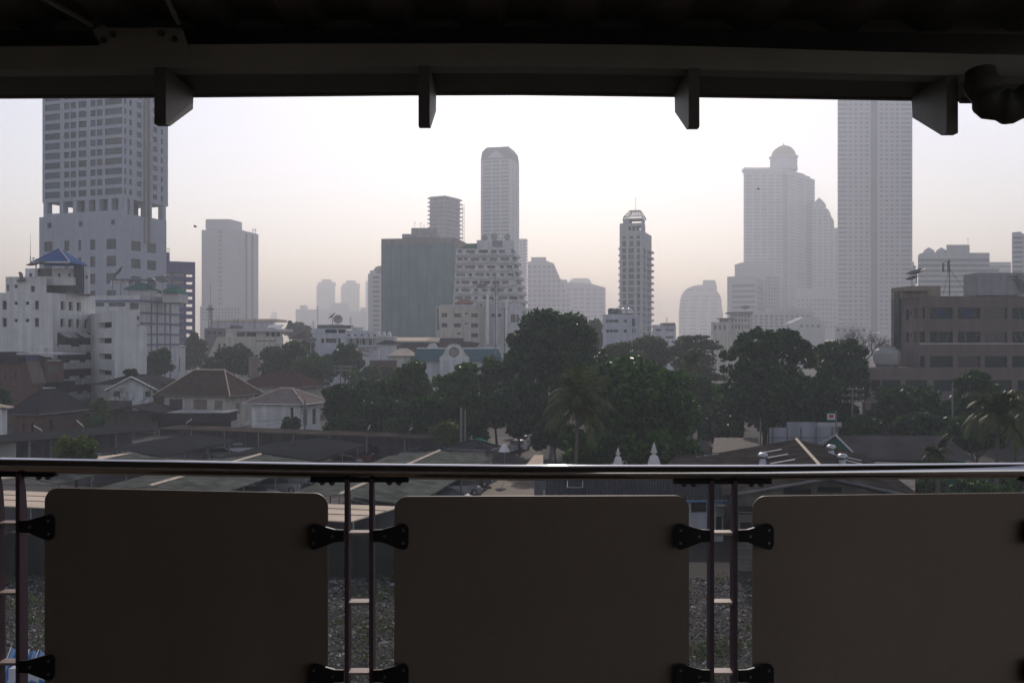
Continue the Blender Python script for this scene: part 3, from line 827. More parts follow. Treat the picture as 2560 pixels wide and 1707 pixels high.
# --- concrete frame with a hoist mast
pts = corner(1074, 1112, 1150, 860, 30)
b = Bld('unfinished_tower', 'unfinished concrete tower with slab edges sticking out and a hoist mast on its right', 'tower', pts[1])
A, B_ = Face(pts[0], pts[1]), Face(pts[1], pts[2])
rows = [(495 + 10.6 * i, 500.5 + 10.6 * i) for i in range(13)]
b.body(pts, Z(489, 860), M['greyc'], M['fog'], {0: A.grid([(1082, 1096), (1099, 1109)], rows, 1108), 1: B_.grid([(1115, 1127), (1131, 1145)], rows, 1114)}, rec=1.2)
for i in range(13):
    mb = MB(); z = Z(491 + 10.6 * i, 860); mb.fbox(A, -1.6, A.w, z - 1.1, z, -8, .9); mb.fbox(B_, -.89, B_.w + 2.2, z - 1.15, z - .05, -8, .88); b.part('floor_slab', mb, M['greyc'])
mb = MB(); q = B_.pt(B_.w + 3.6, 0)
for dx, dy in ((0, 0), (1.6, 0), (0, 1.6), (1.6, 1.6)): mb.tube([(q.x + dx, q.y + dy, 20), (q.x + dx, q.y + dy, Z(504, 870))], .22, 5)
for i in range(30):
    z = 40 + i * 3.2
    mb.tube([(q.x, q.y, z), (q.x + 1.6, q.y, z + 1.6)], .13, 4); mb.tube([(q.x - 4.5, q.y, z), (q.x, q.y, z)], .13, 4) if i % 3 == 0 else None
b.part('hoist_mast', mb, M['darkc']); b.done()

# --- slim tower with the dark mansard top
pts = corner(1202, 1278, 1298, 1000, 14)
b = Bld('mansard_tower', 'slim tall tower with a dark chamfered mansard top and a pale gable point', 'tower', pts[1])
A, B_ = Face(pts[0], pts[1]), Face(pts[1], pts[2])
rows = [(400 + 9.6 * i, 405.5 + 9.6 * i) for i in range(28)]
b.body(pts, Z(397, 1000), M['pale'], FOG, {0: A.grid([(1208, 1227), (1231, 1249), (1253, 1272)], rows, 1275), 1: B_.grid([(1281, 1286), (1289, 1295)], rows, 1280)}, rec=.5)
mb = MB()
za, zb_, zc = Z(397, 1000), Z(375, 1000), Z(363, 1000)
r0 = [Vector((p.x, p.y)) for p in (pts[0], pts[1], pts[2], pts[2] + Vector((-4, 26)), pts[0] + Vector((0, 20)))]
cen = sum((Vector(p) for p in r0), Vector((0, 0))) / 5
def shrink(k): return [cen + (p - cen) * k for p in r0]
lv = [(1.0, za), (.93, zb_), (.72, zc)]
vs = [(p.x, p.y, z) for kk, z in lv for p in shrink(kk)]
fs = [(i * 5 + j, i * 5 + (j + 1) % 5, (i + 1) * 5 + (j + 1) % 5, (i + 1) * 5 + j) for i in range(2) for j in range(5)] + [(10, 11, 12, 13, 14)]
mb.add(vs, fs); b.part('mansard_roof', mb, M['darkc'])
mb = MB(); mb.prism([A.pt(A.u(1218), Z(393, 1000), .0), A.pt(A.u(1262), Z(393, 1000), .0), A.pt(A.u(1240), Z(374, 1000), .0)], (A.n.x * .5, A.n.y * .5, 0)); b.part('gable', mb, M['pale']); b.done()
pts = flat(1296, 1317, 1300)
b = Bld('ribbed_hazy_tower', 'pale hazy tower with ribbed balconies peeping out right of the mansard tower', 'tower', pts[0]); f_ = Face(*pts)
b.body(pts, Z(597, 1300), M['haze1'], FOG, {0: f_.grid([(1300, 1306), (1308, 1314)], [(602 + 8 * i, 606 + 8 * i) for i in range(18)])}, rec=.5)
for i in range(20):
    mb = MB(); z = Z(600 + 8 * i, 1300); mb.box(X(1317, 1300) - .1, X(1320, 1300), 1301, 1312, z - 1.2, z); b.part('balcony', mb, M['haze1'])
b.done()

# --- terraced condominium
YC = 400.0
b = Bld('terraced_condominium', 'cream condominium stepping outward in balcony tiers, below the mansard tower', 'building', (X(1215, YC), YC))
tiers = 14
pan = []
for i in range(tiers):
    y0 = 622 + 19.3 * i
    t_ = i / 10.0
    xl, xr = 1140 - 11 * t_, 1291 + 33 * t_
    zs0, zs1 = Z(y0 + 19.3, YC), Z(y0, YC)
    q = [Vector((X(xl, YC), YC)), Vector((X(xr - 14, YC), YC)), Vector((X(xr, YC + 12), YC + 12))]
    fa, fb = Face(q[0], q[1]), Face(q[1], q[2])
    hs, x = [], xl + 4
    while x < xr - 24:
        wd = rnd.uniform(8, 26)
        if i >= 8 and 1188 < x < 1245: x += 10; continue
        hs.append(fa.rect(x, min(x + wd, xr - 17), y0 + 3, y0 + 11.5)); x += wd + rnd.uniform(3, 12)
    b.body(q, zs1, M['white2'], [M['glass'], M['glass2'], M['fog'], M['void']], {0: hs, 1: [fb.rect(xr - 12, xr - 3, y0 + 3, y0 + 12)]}, zbot=zs0 + .001, back=22, rec=1.3, part='storey')
    mb = MB(); xs = xl + rnd.uniform(0, 40)
    mb.fbox(fa, 0, fa.w, zs0 + .9, zs0 + 1.25, .01, .9)
    for a_ in range(3):
        u0 = fa.w * (a_ / 3 + rnd.uniform(0, .06)); mb.fbox(fa, u0, u0 + fa.w * rnd.uniform(.18, .3), zs0 + .3, zs0 + 1.35, .5, 1.1)
    mb.fbox(fb, -.3, fb.w + 1.2, zs0 + .1, zs0 + 1.3, -2, 1.3)
    b.part('balcony', mb, M['white2'])
q = flat(1192, 1286, YC + 4); f_ = Face(*q)
b.body(q, Z(598, YC), M['white2'], [M['glass2'], M['fog']], {0: [f_.rect(1231, 1256, 602, 618)]}, zbot=Z(622, YC) + .01, back=16, rec=.6, part='roof_storey')
mb = MB(); x0, x1 = X(1145, YC), X(1192, YC); mb.prism([(x0, YC + 3, Z(622, YC)), (x1, YC + 3, Z(622, YC)), (x1, YC + 3, Z(607, YC)), (x0 + 4, YC + 3, Z(607, YC))], (0, 9, 0)); b.part('roof', mb, M['greenp'])
for px, y in ((1212, 590), (1235, 586), (1268, 588)):
    mb = MB(); c = P(px, y + 10, YC + 8); mb.lathe(c, [(.9, -1), (1.0, 0), (1.3, .7), (1.2, 1.6), (.7, 2.1), (.1, 2.3)], 12); b.part('roof_tank', mb, M['greyc'])
b.done()
dish('satellite_dish', 'mesh satellite dish in front of the cream terraced condominium', 1206, 716, 300, 1.7, (-.2, -.55, .8), pole=4.5)

# --- white office block with blue windows and the orange canopy on its roof
pts = corner(1089, 1099, 1212, 285, 72)
b = Bld('white_office_block', 'cream white block with blue glass windows and an orange tiled roof canopy', 'building', pts[1])
A, B_ = Face(pts[0], pts[1]), Face(pts[1], pts[2])
hb = B_.grid([(1104, 1118), (1135, 1152), (1178, 1195)], [(783, 793), (808, 818)], 1150) + [B_.rect(1178, 1195, 833, 843), B_.rect(1162, 1170, 782, 786), B_.rect(1162, 1170, 807, 811), B_.rect(1143, 1152, 832, 836)]
b.body(pts, Z(765, 285), M['cream'], [M['glassblue'], M['glass2']], {0: [A.rect(1091, 1098, 770, 825)], 1: hb}, rec=.3)
q = flat(1212.2, 1306, 286); f_ = Face(*q)
b.body(q, Z(760, 286), M['white2'], [M['glass2'], M['fog']], {0: [f_.rect(1277, 1289, 786, 806), f_.rect(1291, 1297, 786, 806)]}, part='side_wing')
mb = MB(); box(mb, 1216, 1222, 735, 860, 284.5, 285.8); box(mb, 1236, 1243, 742, 860, 284.5, 285.8); box(mb, 1262, 1270, 748, 860, 284.5, 285.8); b.part('pilaster', mb, M['white'])
mb = MB(); x0, x1 = X(1137, 288), X(1184, 288); hip_roof(mb, x0, x1, 287.5, 292, Z(757.5, 288), Z(747, 290), x0 + 1.5, x1 - 1.5); b.part('roof_canopy', mb, M['orange'])
mb = MB()
for px in (1140, 1160, 1180): box(mb, px, px + 1, 757, 766, 289, 289.3)
box(mb, 1100, 1200, 762, 765.2, 285.3, 285.6); b.part('canopy_post', mb, M['pale']); b.done()

# --- hazy sloped terrace hotel and its neighbours
def outline(name, label, cat, Yd, pts2, depth, m, rows=None, gm=None, cols=None):
    b = Bld(name, label, cat, (X(pts2[0][0], Yd), Yd))
    c = P(sum(q[0] for q in pts2) / len(pts2), HY, Yd); c.z = 0
    mb = MB(); mb.prism([P(a, c_, Yd) for a, c_ in pts2][::-1], c.normalized() * depth); b.part('wall', mb, m)
    bits = []
    for i, (y, h) in enumerate(rows or []):                     # window bands clipped to the outline
        ym = y + h / 2; xs = []
        for (xa, ya), (xb, yb) in zip(pts2, pts2[1:] + pts2[:1]):
            if (ya - ym) * (yb - ym) < 0: xs.append(xa + (xb - xa) * (ym - ya) / (yb - ya))
        xs.sort()
        for xa, xb in zip(xs[::2], xs[1::2]):
            wd = cols or 1e9; x = xa + 2
            while x < xb - 2:
                x2 = min(x + wd * .62, xb - 2)
                if x2 - x > 1: bits.append((x, x2, y, y + h))
                x += wd
    mb = MB()
    for i, (x, x2, y, y2) in enumerate(bits):
        box(mb, x, x2, y, y2, Yd - .25, Yd - .02)
        if i < 100: b.part('window', mb, gm or rnd.choice(FOG)); mb = MB()
    if len(bits) > 100: tag(b.part('window', mb, gm or rnd.choice(FOG)), kind='stuff')
    return b
outline('sloped_hotel', 'hazy white hotel with one sloping side, right of the terraced condominium', 'building', 1200,
        [(1319, 850), (1319, 655), (1328, 653), (1328, 643), (1365, 643), (1366, 652), (1384, 658), (1398, 690), (1421, 735), (1446, 800), (1446, 850)], 30, M['haze1'], [(664 + 12 * i, 6.5) for i in range(15)], None, 12)
outline('stepped_hazy_block', 'wide hazy block with bright gaps at its right edge, behind the big round tree', 'building', 1350,
        [(1400, 850), (1400, 699), (1418, 699), (1418, 706), (1478, 709), (1514, 719), (1514, 850)], 30, M['haze1'], [(722 + 11 * i, 5) for i in range(11)], None, 16)
outline('hazy_cap_building', 'faint hazy building with chamfered top behind the stepped hazy block', 'building', 2100,
        [(1423, 760), (1423, 703), (1432, 696), (1470, 695), (1478, 704), (1478, 760)], 30, M['haze1'], [(708 + 10 * i, 4) for i in range(4)], None, 9)

# ================================================================= BUILDINGS, RIGHT OF CENTRE
# --- slender tower with the glass hip crown
pts = corner(1549, 1605, 1629, 490, 18)
b = Bld('crown_tower', 'slender grey tower with an open frame and a trapezoid glass crown', 'tower', pts[1])
A, B_ = Face(pts[0], pts[1]), Face(pts[1], pts[2])
rows = [(620 + 16.2 * i, 632 + 16.2 * i) for i in range(14)]
ha = A.grid([(1556, 1565), (1571, 1585), (1592, 1600)], rows, 1602) + A.grid([(1556, 1565), (1574, 1583), (1592, 1600)], [(590, 596), (602, 615)], 1602)
b.body(pts, Z(576, 490), M['pale'], [M['glass'], M['fog'], M['glass2']], {0: ha, 1: B_.grid([(1607, 1615), (1618, 1624)], rows, 1608)}, rec=.5)
for i in range(15):
    z = Z(618 + 16.2 * i, 490); mb = MB(); mb.fbox(B_, B_.w * .7, B_.w + 1.2, z - 1.0, z, -2, 1.1); b.part('balcony', mb, M['pale'])
    mb = MB(); mb.fbox(A, -.5, A.w * .12, z - 1, z, -2, .6); b.part('balcony', mb, M['pale'])
mb = MB()
zs = [Z(y, 490) for y in (576, 573, 565, 557, 550, 545)]
mb.fbox(A, 0, A.u(1571), zs[0] + .001, zs[3], -9, 0); mb.fbox(A, A.u(1601), A.w, zs[0] + .001, zs[3], -9, 0)
for px in (1577.5, 1588): mb.fbox(A, A.u(px), A.u(px) + .6, zs[0] + .001, zs[3], -9, -.05)
mb.fbox(A, A.u(1571), A.u(1601), zs[2], zs[3] - .01, -9, -.02)
mb.fbox(A, A.u(1557), A.u(1572), zs[3] + .001, zs[5], -8.5, -.3); mb.fbox(A, A.u(1603), A.w - .2, zs[3] + .001, zs[5], -8.5, -.3)
mb.fbox(A, A.u(1556), A.w, zs[4] + .3, zs[5] + .02, -8.6, -.28)
mb.fbox(B_, .1, B_.w * .5, zs[0] + .001, zs[5], -9, -8.4) if False else None
b.part('crown_frame', mb, M['pale'])
mb = MB(); zc0, zc1 = Z(540, 490), Z(523.5, 490)
fr = [A.pt(A.u(1559), zc0, -.3), A.pt(A.u(1605), zc0, -.3)]; dB = Vector((B_.d.x, B_.d.y, 0)); fr += [fr[1] + dB * 10, fr[0] + dB * 10]
tp = [A.pt(A.u(1572), zc1, -3), A.pt(A.u(1596), zc1, -3)]; tp += [tp[1] + dB * 4.5, tp[0] + dB * 4.5]
for i in range(4): mb.quad(fr[i], fr[(i + 1) % 4], tp[(i + 1) % 4], tp[i])
mb.poly(tp); b.part('glass_crown', mb, M['thinglass'])
mb = MB()
for i in range(4):
    mb.tube([fr[i], tp[i]], .2, 5); mb.tube([fr[i], fr[(i + 1) % 4]], .2, 5); mb.tube([tp[i], tp[(i + 1) % 4]], .2, 5)
    mb.tube([fr[i], Vector((fr[i].x, fr[i].y, zs[5]))], .25, 5)
for k2 in range(1, 6): mb.tube([fr[0].lerp(fr[1], k2 / 6), tp[0].lerp(tp[1], k2 / 6)], .12, 4)
b.part('crown_rib', mb, M['greyc'])
mb = MB(); mb.tube([tp[0].lerp(tp[2], .5), tp[0].lerp(tp[2], .5) + Vector((0, 0, 7))], .09, 5); b.part('spire', mb, M['steel2']); b.done()

# --- small white-blue block in front of it
pts = flat(1507, 1568, 255); pts.append(Vector((X(1600, 258), 258)))
b = Bld('bluish_flats', 'plain bluish white flats with ribbon windows and roof tanks in front of the slender tower', 'building', pts[0])
A, B_ = Face(pts[0], pts[1]), Face(pts[1], pts[2])
b.body(pts, Z(786, 255), M['bluewhite'], [M['glass'], M['glass2']], {0: A.grid([(1515, 1523), (1524, 1532), (1533, 1546), (1559, 1567.5)], [(799, 806), (824, 831)]) , 1: [B_.rect(1580, 1589, 796, 815), B_.rect(1580, 1584, 822, 832), B_.rect(1586, 1590, 822, 832), B_.rect(1572, 1578, 851, 857), B_.rect(1580, 1592, 851, 857)]}, rec=.35)
b.done()
for i, (px, r) in enumerate(((1529, 1.0), (1543, .7), (1559, .9), (1573, .9))):
    t = thing('water_tank', ('squat round tank at the left end of the bluish flats roof', 'smallest dark tank on the bluish flats roof', 'third shiny tank from the left on the bluish flats roof', 'rightmost shiny tank on the bluish flats roof')[i], 'water tank', P(px, 786, 259), 'tanks on the bluish flats')
    c = P(px, 786, 259); mb = MB(); mb.lathe(c, [(r, .3), (r, 1.3), (r * .7, 1.55), (r * .15, 1.65)], 14); mb.build('drum', M['darkc'] if i < 2 else M['tank'], t)
    mb = MB(); mb.box(c.x - r * .8, c.x + r * .8, c.y - r * .8, c.y + r * .8, c.z, c.z + .3); mb.build('stand', M['darkc'], t)
pts = flat(1631, 1690, 390)
b = Bld('low_flats', 'low pale flats with a dark eave between the slender tower and the rounded building', 'building', pts[0]); f_ = Face(*pts)
b.body(pts, Z(812, 390), M['bluewhite'], [M['fog'], M['glass2']], {0: f_.grid([(1640, 1652), (1664, 1684)], [(822, 828), (840, 846)])}, rec=.3)
mb = MB(); box(mb, 1660, 1688, 807, 811.9, 388, 398); b.part('eave', mb, M['darkc']); b.done()

# --- rounded building
arc = [(1697, 850), (1697, 780), (1701, 745)] + [(1742 - 41 * math.cos(R(a)), 752 - 38 * math.sin(R(a))) for a in range(10, 81, 10)] + [(1742, 713), (1756, 712), (1758, 700), (1788, 700), (1792, 715), (1793, 728), (1800, 737), (1804, 750), (1805, 770), (1808, 785), (1808, 850)]
outline('rounded_building', 'pale hazy building with a rounded shoulder on its left', 'building', 1750, arc, 30, M['haze1'], [(722 + 9 * i, 4) for i in range(14)], None, 26)

# --- mid-rise cluster before the dome tower
pts = corner(1818, 1890, 1912, 960, 20)
b = Bld('ribbon_window_block', 'grey midrise with broad ribbon windows at the foot of the dome tower', 'building', pts[1])
A, B_ = Face(pts[0], pts[1]), Face(pts[1], pts[2])
b.body(pts, Z(690, 960), M['haze1'], FOG, {0: A.grid([(1830, 1888)], [(710 + 13.5 * i, 718 + 13.5 * i) for i in range(8)], 1880), 1: B_.grid([(1893, 1909)], [(712 + 13.5 * i, 719 + 13.5 * i) for i in range(8)], 1892)}, rec=.5); b.done()
pts = flat(1837, 1935, 1080)
b = Bld('tan_stepped_block', 'blank tan grey block stepped against the base of the dome tower', 'building', pts[0])
b.body(pts, Z(662, 1080), M['haze1'], zbot=0)
mb = MB(); box(mb, 1854, 1925, 656, 662.2, 1086, 1116); box(mb, 1842, 1852, 660, 662.3, 1087, 1098); b.part('plant_room', mb, M['haze1']); b.done()
pts = flat(1910, 1952, 1008)
b = Bld('white_window_grid_block', 'pale block with a dense grid of small windows right of the ribbon window block', 'building', pts[0]); f_ = Face(*pts)
b.body(pts, Z(686, 1008), M['pale'], FOG, {0: f_.grid(spans(1916, 7, 5, 2.2), [(692 + 9 * i, 697 + 9 * i) for i in range(11)])}, rec=.4); b.done()

# --- dome tower
p4 = [Vector((X(1859, 1440), 1440)), Vector((X(1955, 1440), 1440)), Vector((X(1957, 1454), 1454)), Vector((X(1968, 1454), 1454)), Vector((X(1970, 1442), 1442)), Vector((X(2037, 1507), 1507))]
b = Bld('dome_tower', 'massive hazy tower topped by a golden dome on a round drum', 'tower', p4[0])
A, D_ = Face(p4[0], p4[1]), Face(p4[4], p4[5])
rows = [(438 + 8.3 * i, 442.5 + 8.3 * i) for i in range(40)]
ha = A.grid([(1864, 1880), (1884, 1899), (1904, 1917), (1921, 1936), (1940, 1953)], rows, 1900)
hd = D_.grid([(1973, 1990), (1993, 2012), (2015, 2034)], rows, 1975)
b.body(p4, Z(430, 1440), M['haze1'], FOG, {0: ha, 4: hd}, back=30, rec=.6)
mb = MB(); box(mb, 1858, 1957, 422, 430.3, 1438, 1446); q = Face(p4[4], (X(2012, 1480), 1480)); mb.fbox(q, -3, q.w, Z(436, 1440), Z(424, 1440), -22, .3)
q2 = Face((X(1990, 1463), 1463), (X(2026, 1493), 1493)); mb.fbox(q2, 0, q2.w, Z(437, 1452), Z(430, 1452), -15, -.2)
b.part('cornice', mb, M['haze1'])
mb = MB()
for i in range(14): px = 1862 + 6.6 * i; c = P(px, 421, 1442); mb.lathe(c, [(1.3, -.5), (1.6, .4), (1.0, 1.3), (.3, 1.9)], 7)
b.part('battlement', mb, M['haze1'])
c = P(1959, 424, 1470); k5 = 1470 / F
mb = MB(); mb.lathe(c, [(34 * k5, -2), (34 * k5, 4), (31 * k5, 4.2), (31 * k5, 25 * k5), (35 * k5, 28 * k5), (36 * k5, 31 * k5), (33 * k5, 32 * k5)], 32); b.part('drum', mb, M['haze1'])
mb = MB()
for i in range(16):
    a = 2 * math.pi * i / 16; mb.tube([c + Vector((31.6 * k5 * math.cos(a), 31.6 * k5 * math.sin(a), 4)), c + Vector((31.6 * k5 * math.cos(a), 31.6 * k5 * math.sin(a), 25 * k5))], 1.0, 6)
b.part('column', mb, M['pale'])
mb = MB(); mb.lathe(c + Vector((0, 0, 32 * k5)), [(30 * k5 * math.cos(R(a)), 28 * k5 * math.sin(R(a))) for a in range(0, 90, 8)] + [(1.2, 28 * k5), (1.0, 31 * k5), (.2, 35 * k5)], 32); b.part('dome', mb, M['gold']); b.done()
outline('stepped_gable_tower', 'hazy stepped tower with gabled tops between the dome tower and the tall right tower', 'tower', 1480,
        [(2030, 850), (2030, 515), (2036, 506), (2048, 494), (2058, 503), (2065, 512), (2065, 520), (2072, 525), (2076, 532), (2077, 540), (2082, 546), (2085, 555), (2085, 569), (2096, 571), (2096, 850)], 40, M['haze1'], [(524 + 8.2 * i, 4) for i in range(32)], None, 14)
outline('yellowish_block', 'faint yellowish block low between the dome tower and the tall right tower', 'building', 1250,
        [(1992, 850), (1992, 722), (2098, 722), (2098, 850)], 30, M['haze1'], [(748 + 11 * i, 6) for i in range(7)], None, 10)

# --- tall tower at the right
pts = flat(2094, 2281, 930)
b = Bld('grid_tower', 'tallest hazy tower on the right with a central dark strip and rows of square windows', 'tower', pts[0]); f_ = Face(*pts)
rows = [(248 + 11.4 * i, 253.5 + 11.4 * i) for i in range(-6, 51)]
hs = []
for a, c in ((2122, 2130), (2136, 2144), (2149, 2158), (2163, 2172), (2199, 2208), (2212, 2221), (2226, 2235), (2239, 2248)): hs += f_.grid([(a, c)], rows)
hs += f_.grid([(2096, 2118)], rows) + f_.grid([(2253, 2278)], rows)
b.body(pts, Z(178, 930), M['haze1'], FOG, {0: hs}, rec=.5, back=70)
mb = MB(); mb.fbox(f_, f_.u(2177), f_.u(2193), Z(830, 930), Z(180, 930), .02, .35); b.part('dark_strip', mb, M['fogdark'])
mb = MB(); box(mb, 2281, 2285, 655, 850, 931, 955); box(mb, 2285, 2289, 663, 850, 932, 955); b.part('podium', mb, M['haze1']); b.done()

# --- low rows under the right towers
for nm, lab, x0, x1, y, YY, m, xs, ys2 in (
    ('villa_block', 'cream low block with a dark cornice behind the tufted tree', 1778, 1824, 805, 440, 'cream', spans(1788, 12, 3, 3.5), [(812, 824)]),
    ('cornice_house', 'cream house with a flat dark cornice and a dish on top, behind the tufted tree', 1824, 1882, 784, 445, 'cream', spans(1832, 8, 6, 2.2), [(786, 792), (798, 804), (812, 822)]),
    ('long_window_row_block', 'long pale block with four rows of small windows below the dome tower', 1882, 2034, 781, 690, 'pale', spans(1890, 13, 11, 4), [(788, 793), (797, 801), (805, 809), (813, 817)]),
    ('gabled_white_hall', 'hazy white hall with a low gable left of the tall right tower', 1976, 2062, 808, 600, 'pale', spans(2004, 14, 4, 4), [(812, 818)]),
    ('white_low_row', 'low white row at the foot of the tall right tower', 2088, 2164, 815, 520, 'pale', spans(2096, 16, 5, 4), [(822, 828)])):
    pts = flat(x0, x1, YY); b = Bld(nm, lab, 'building', pts[0]); f_ = Face(*pts)
    b.body(pts, Z(y, YY), M[m], [M['fog'], M['glass2']], {0: f_.grid(xs, ys2)}, rec=.35)
    mb = MB()
    if nm == 'cornice_house': box(mb, x0, x1, y - 4, y - .1, YY - 1, YY + 8)
    elif nm == 'villa_block': box(mb, 1800, 1838, y - 10, y - 7.5, YY - 1, YY + 6); box(mb, 1803, 1822, y - 7.6, y + .1, YY + 1, YY + 5)
    elif nm == 'long_window_row_block': box(mb, 1924, 2030, y - 12, y + .1, YY + 4, YY + 14)
    elif nm == 'gabled_white_hall': mb.prism([P(x0, y, YY), P(x1, y, YY), P(2040, y - 16, YY), P(2012, y - 16, YY)], (0, 14, 0))
    else: box(mb, 2122, 2134, 803, y + .1, YY + 2, YY + 7)
    b.part('roof', mb, M['darkc'] if nm in ('cornice_house', 'villa_block') else M['pale']); b.done()
dish('satellite_dish', 'small dish on the cornice house below the dome tower', 1864, 771, 446, 2.0, (-.1, -.4, 1), pole=2.5)

# --- ribbon-window block with two round plant domes at right
b = outline('banded_office_block', 'grey office block with horizontal window bands and two domed roof vents', 'building', 580,
        [(2295, 850), (2295, 638), (2302, 633), (2366, 633), (2366, 612), (2424, 612), (2424, 632), (2474, 632), (2474, 664), (2499, 666), (2499, 850)], 26, M['pale'], [(647 + 13.3 * i, 6) for i in range(9)], M['fog'])
for px in (2322, 2353):
    mb = MB(); mb.lathe(P(px, 633, 590), [(3.4, -.5), (3.2, .8), (2.4, 2), (1.5, 2.6), (.9, 2.9), (.2, 3.4)], 14); b.part('roof_vent', mb, M['pale'])
mb = MB(); mb.tube([P(2420, 612, 585), P(2420, 594, 585)], .1, 4); mb.tube([P(2414, 598, 585), P(2424, 598, 585)], .08, 4); b.part('antenna', mb, M['steel2'])
outline('pale_far_block', 'faint pale block between the banded office block and the right edge', 'building', 1100, [(2474, 850), (2474, 655), (2528, 655), (2528, 850)], 20, M['haze1'], [(664 + 12 * i, 5) for i in range(8)])
outline('edge_tower', 'grey tower cut off by the right edge with a slotted parapet', 'tower', 640, [(2530, 850), (2530, 581), (2552, 579), (2556, 584), (2640, 590), (2640, 850)], 26, M['pale'], [(592 + 12 * i, 5) for i in range(14)], M['fog'], 40)

# --- brown office building, right
YB = 150.0
pts = corner(2228, 2298, None, YB, 88)
pts.append(Vector((pts[1].x + 34, YB + .0)))
b = Bld('brown_office_building', 'brown office building with horizontal rows of dark green windows', 'building', pts[1])
A, B_ = Face(pts[0], pts[1]), Face(pts[1], pts[2])
xs = [(2300, 2312), (2325, 2382), (2395, 2451), (2462, 2518), (2531, 2590), (2602, 2660), (2672, 2730)]
hb = B_.grid(xs, [(769, 797), (829, 856), (890, 918), (950, 978)])
ha = A.grid([(2285, 2289), (2291, 2294)], [(770, 797), (829, 856)], 2290) + A.grid([(2265, 2273)], [(774, 800), (830, 856)], 2270) + A.grid([(2276, 2280)], [(776, 786), (833, 842)], 2278)
b.body(pts, Z(740, YB), M['brown'], [M['glassgreen'], M['glassgreen'], M['glass']], {0: ha, 1: hb}, back=14, rec=.35)
mb = MB(); box(mb, 2299, 2760, 858, 860.5, YB - .12, YB - .005); b.part('ledge', mb, M['pale'])
for a, c in xs:                                                # slanted blinds behind some panes and opaque blue ones
    for y0, y1 in ((769, 797), (829, 856)):
        mb = MB()
        for k2 in range(rnd.randint(1, 3)):
            x = rnd.uniform(a + 4, c - 12); s_ = rnd.uniform(-14, 14); wd = rnd.uniform(2, 5)
            mb.quad(P(x, y1 - 3, YB + .335), P(x + wd, y1 - 3, YB + .335), P(min(max(x + wd + s_, a + 3), c - 1), y0 + 3, YB + .335), P(min(max(x + s_, a + 1), c - 4), y0 + 3, YB + .335))
        if c - a > 20: b.part('blind', mb, M['glass2'])
for x0, x1 in ((2344, 2361), (2409, 2433)):
    mb = MB(); box(mb, x0, x1, 771, 794, YB + .29, YB + .33); b.part('blue_pane', mb, M['blueglass'])
st = corner(2228, 2281, None, YB + 2.2, 85); st.append(Vector((st[1].x + 5, YB + 2.2)))
zz = Z(717, YB + 5)
fs_ = Face(st[0], st[1])
mb = MB(); mb.fbox(fs_, 0, fs_.w, Z(742, YB), zz, -4.5, 0); b.part('stair_tower', mb, M['tan'])
mb = MB(); mb.fbox(fs_, fs_.u(2237), fs_.u(2249), Z(880, YB), Z(730, YB + 6), .01, .12) ; b.part('stair_window', mb, M['glassgreen'])
mb = MB(); mb.box(X(2262, YB), X(2331, YB), YB + .5, YB + 5, Z(727, YB), Z(718, YB)); b.part('roof_slab', mb, M['tan'])
mb = MB(); box(mb, 2445, 2560, 682, 738, YB + 6, YB + 11); b.part('plant_room', mb, M['greyc'])
mb = MB()
for x_, y_ in ((2525, 692), (2531, 700), (2540, 706)): mb.tube([P(x_, y_, YB + 5.8), P(x_ + 18, y_ - 3, YB + 5.8), P(x_ + 22, y_ + 30, YB + 5.8)], .09, 5)
b.part('roof_pipe', mb, M['steel'])
lw = [Vector((X(2165, YB - .4), YB - .4)), Vector((X(2780, YB - .4), YB - .4))]
fl = Face(*lw)
b.body(lw, Z(919, YB), M['brown'], [M['glassgreen'], M['glass'], M['void']], {0: fl.grid([(2178, 2202), (2206, 2252), (2264, 2318), (2334, 2386), (2396, 2452), (2472, 2530), (2545, 2600)], [(950, 978), (1008, 1040), (1066, 1096)])}, back=13.9, rec=.35, part='lower_wall')
b.done(140)
dish('satellite_dish', 'upper of two flat dark satellite dishes on the brown office building', 2291, 684, YB + 4, 1.45, (-.35, -.12, 1), pole=1.6)
dish('satellite_dish', 'lower smaller dark satellite dish on the brown office building', 2280, 698, YB + 3.2, .95, (-.35, -.12, 1), pole=1.2)
t = thing('antenna_mast', 'guyed antenna mast with panel antennas on the brown office roof', 'mast', P(2374, 738, YB + 5))
mb = MB(); mb.tube([P(2374, 738, YB + 5), P(2374, 648, YB + 5)], [.10, .06], 8); mb.build('mast', M['steel'], t)
mb = MB(); mb.tube([P(2374, 672, YB + 5), P(2419, 737, YB + 4.2)], .04, 5); mb.tube([P(2372, 680, YB + 5), P(2357, 737, YB + 4.5)], .04, 5); mb.build('guy_strut', M['steel'], t)
mb = MB(); box(mb, 2357, 2360.5, 657, 680, YB + 4.8, YB + 5); mb.tube([P(2362, 655, YB + 5), P(2374, 652, YB + 5)], .05, 5); mb.tube([P(2361, 678, YB + 5), P(2374, 681, YB + 5)], .05, 5); mb.build('panel_antenna', M['steel'], t)
mb = MB(); box(mb, 2369.5, 2373, 654, 680, YB + 4.7, YB + 4.88); mb.build('panel_antenna', M['steel'], t)
t = thing('cooling_tower', 'rounded white cooling tower on the lower roof of the brown building', 'cooling tower', P(2217, 918, YB + 3))
c = P(2217, 918, YB + 3); k6 = (YB + 3) / F
mb = MB(); mb.lathe(c, [(30 * k6, 8 * k6), (33 * k6, 20 * k6), (34 * k6, 34 * k6), (30 * k6, 42 * k6), (22 * k6, 48 * k6), (22 * k6, 52 * k6)], 12, False); mb.build('shell', M['dishw'], t)
mb = MB(); mb.lathe(c, [(27 * k6, 0), (27 * k6, 8.2 * k6)], 12, False); mb.build('basin', M['darkc'], t)
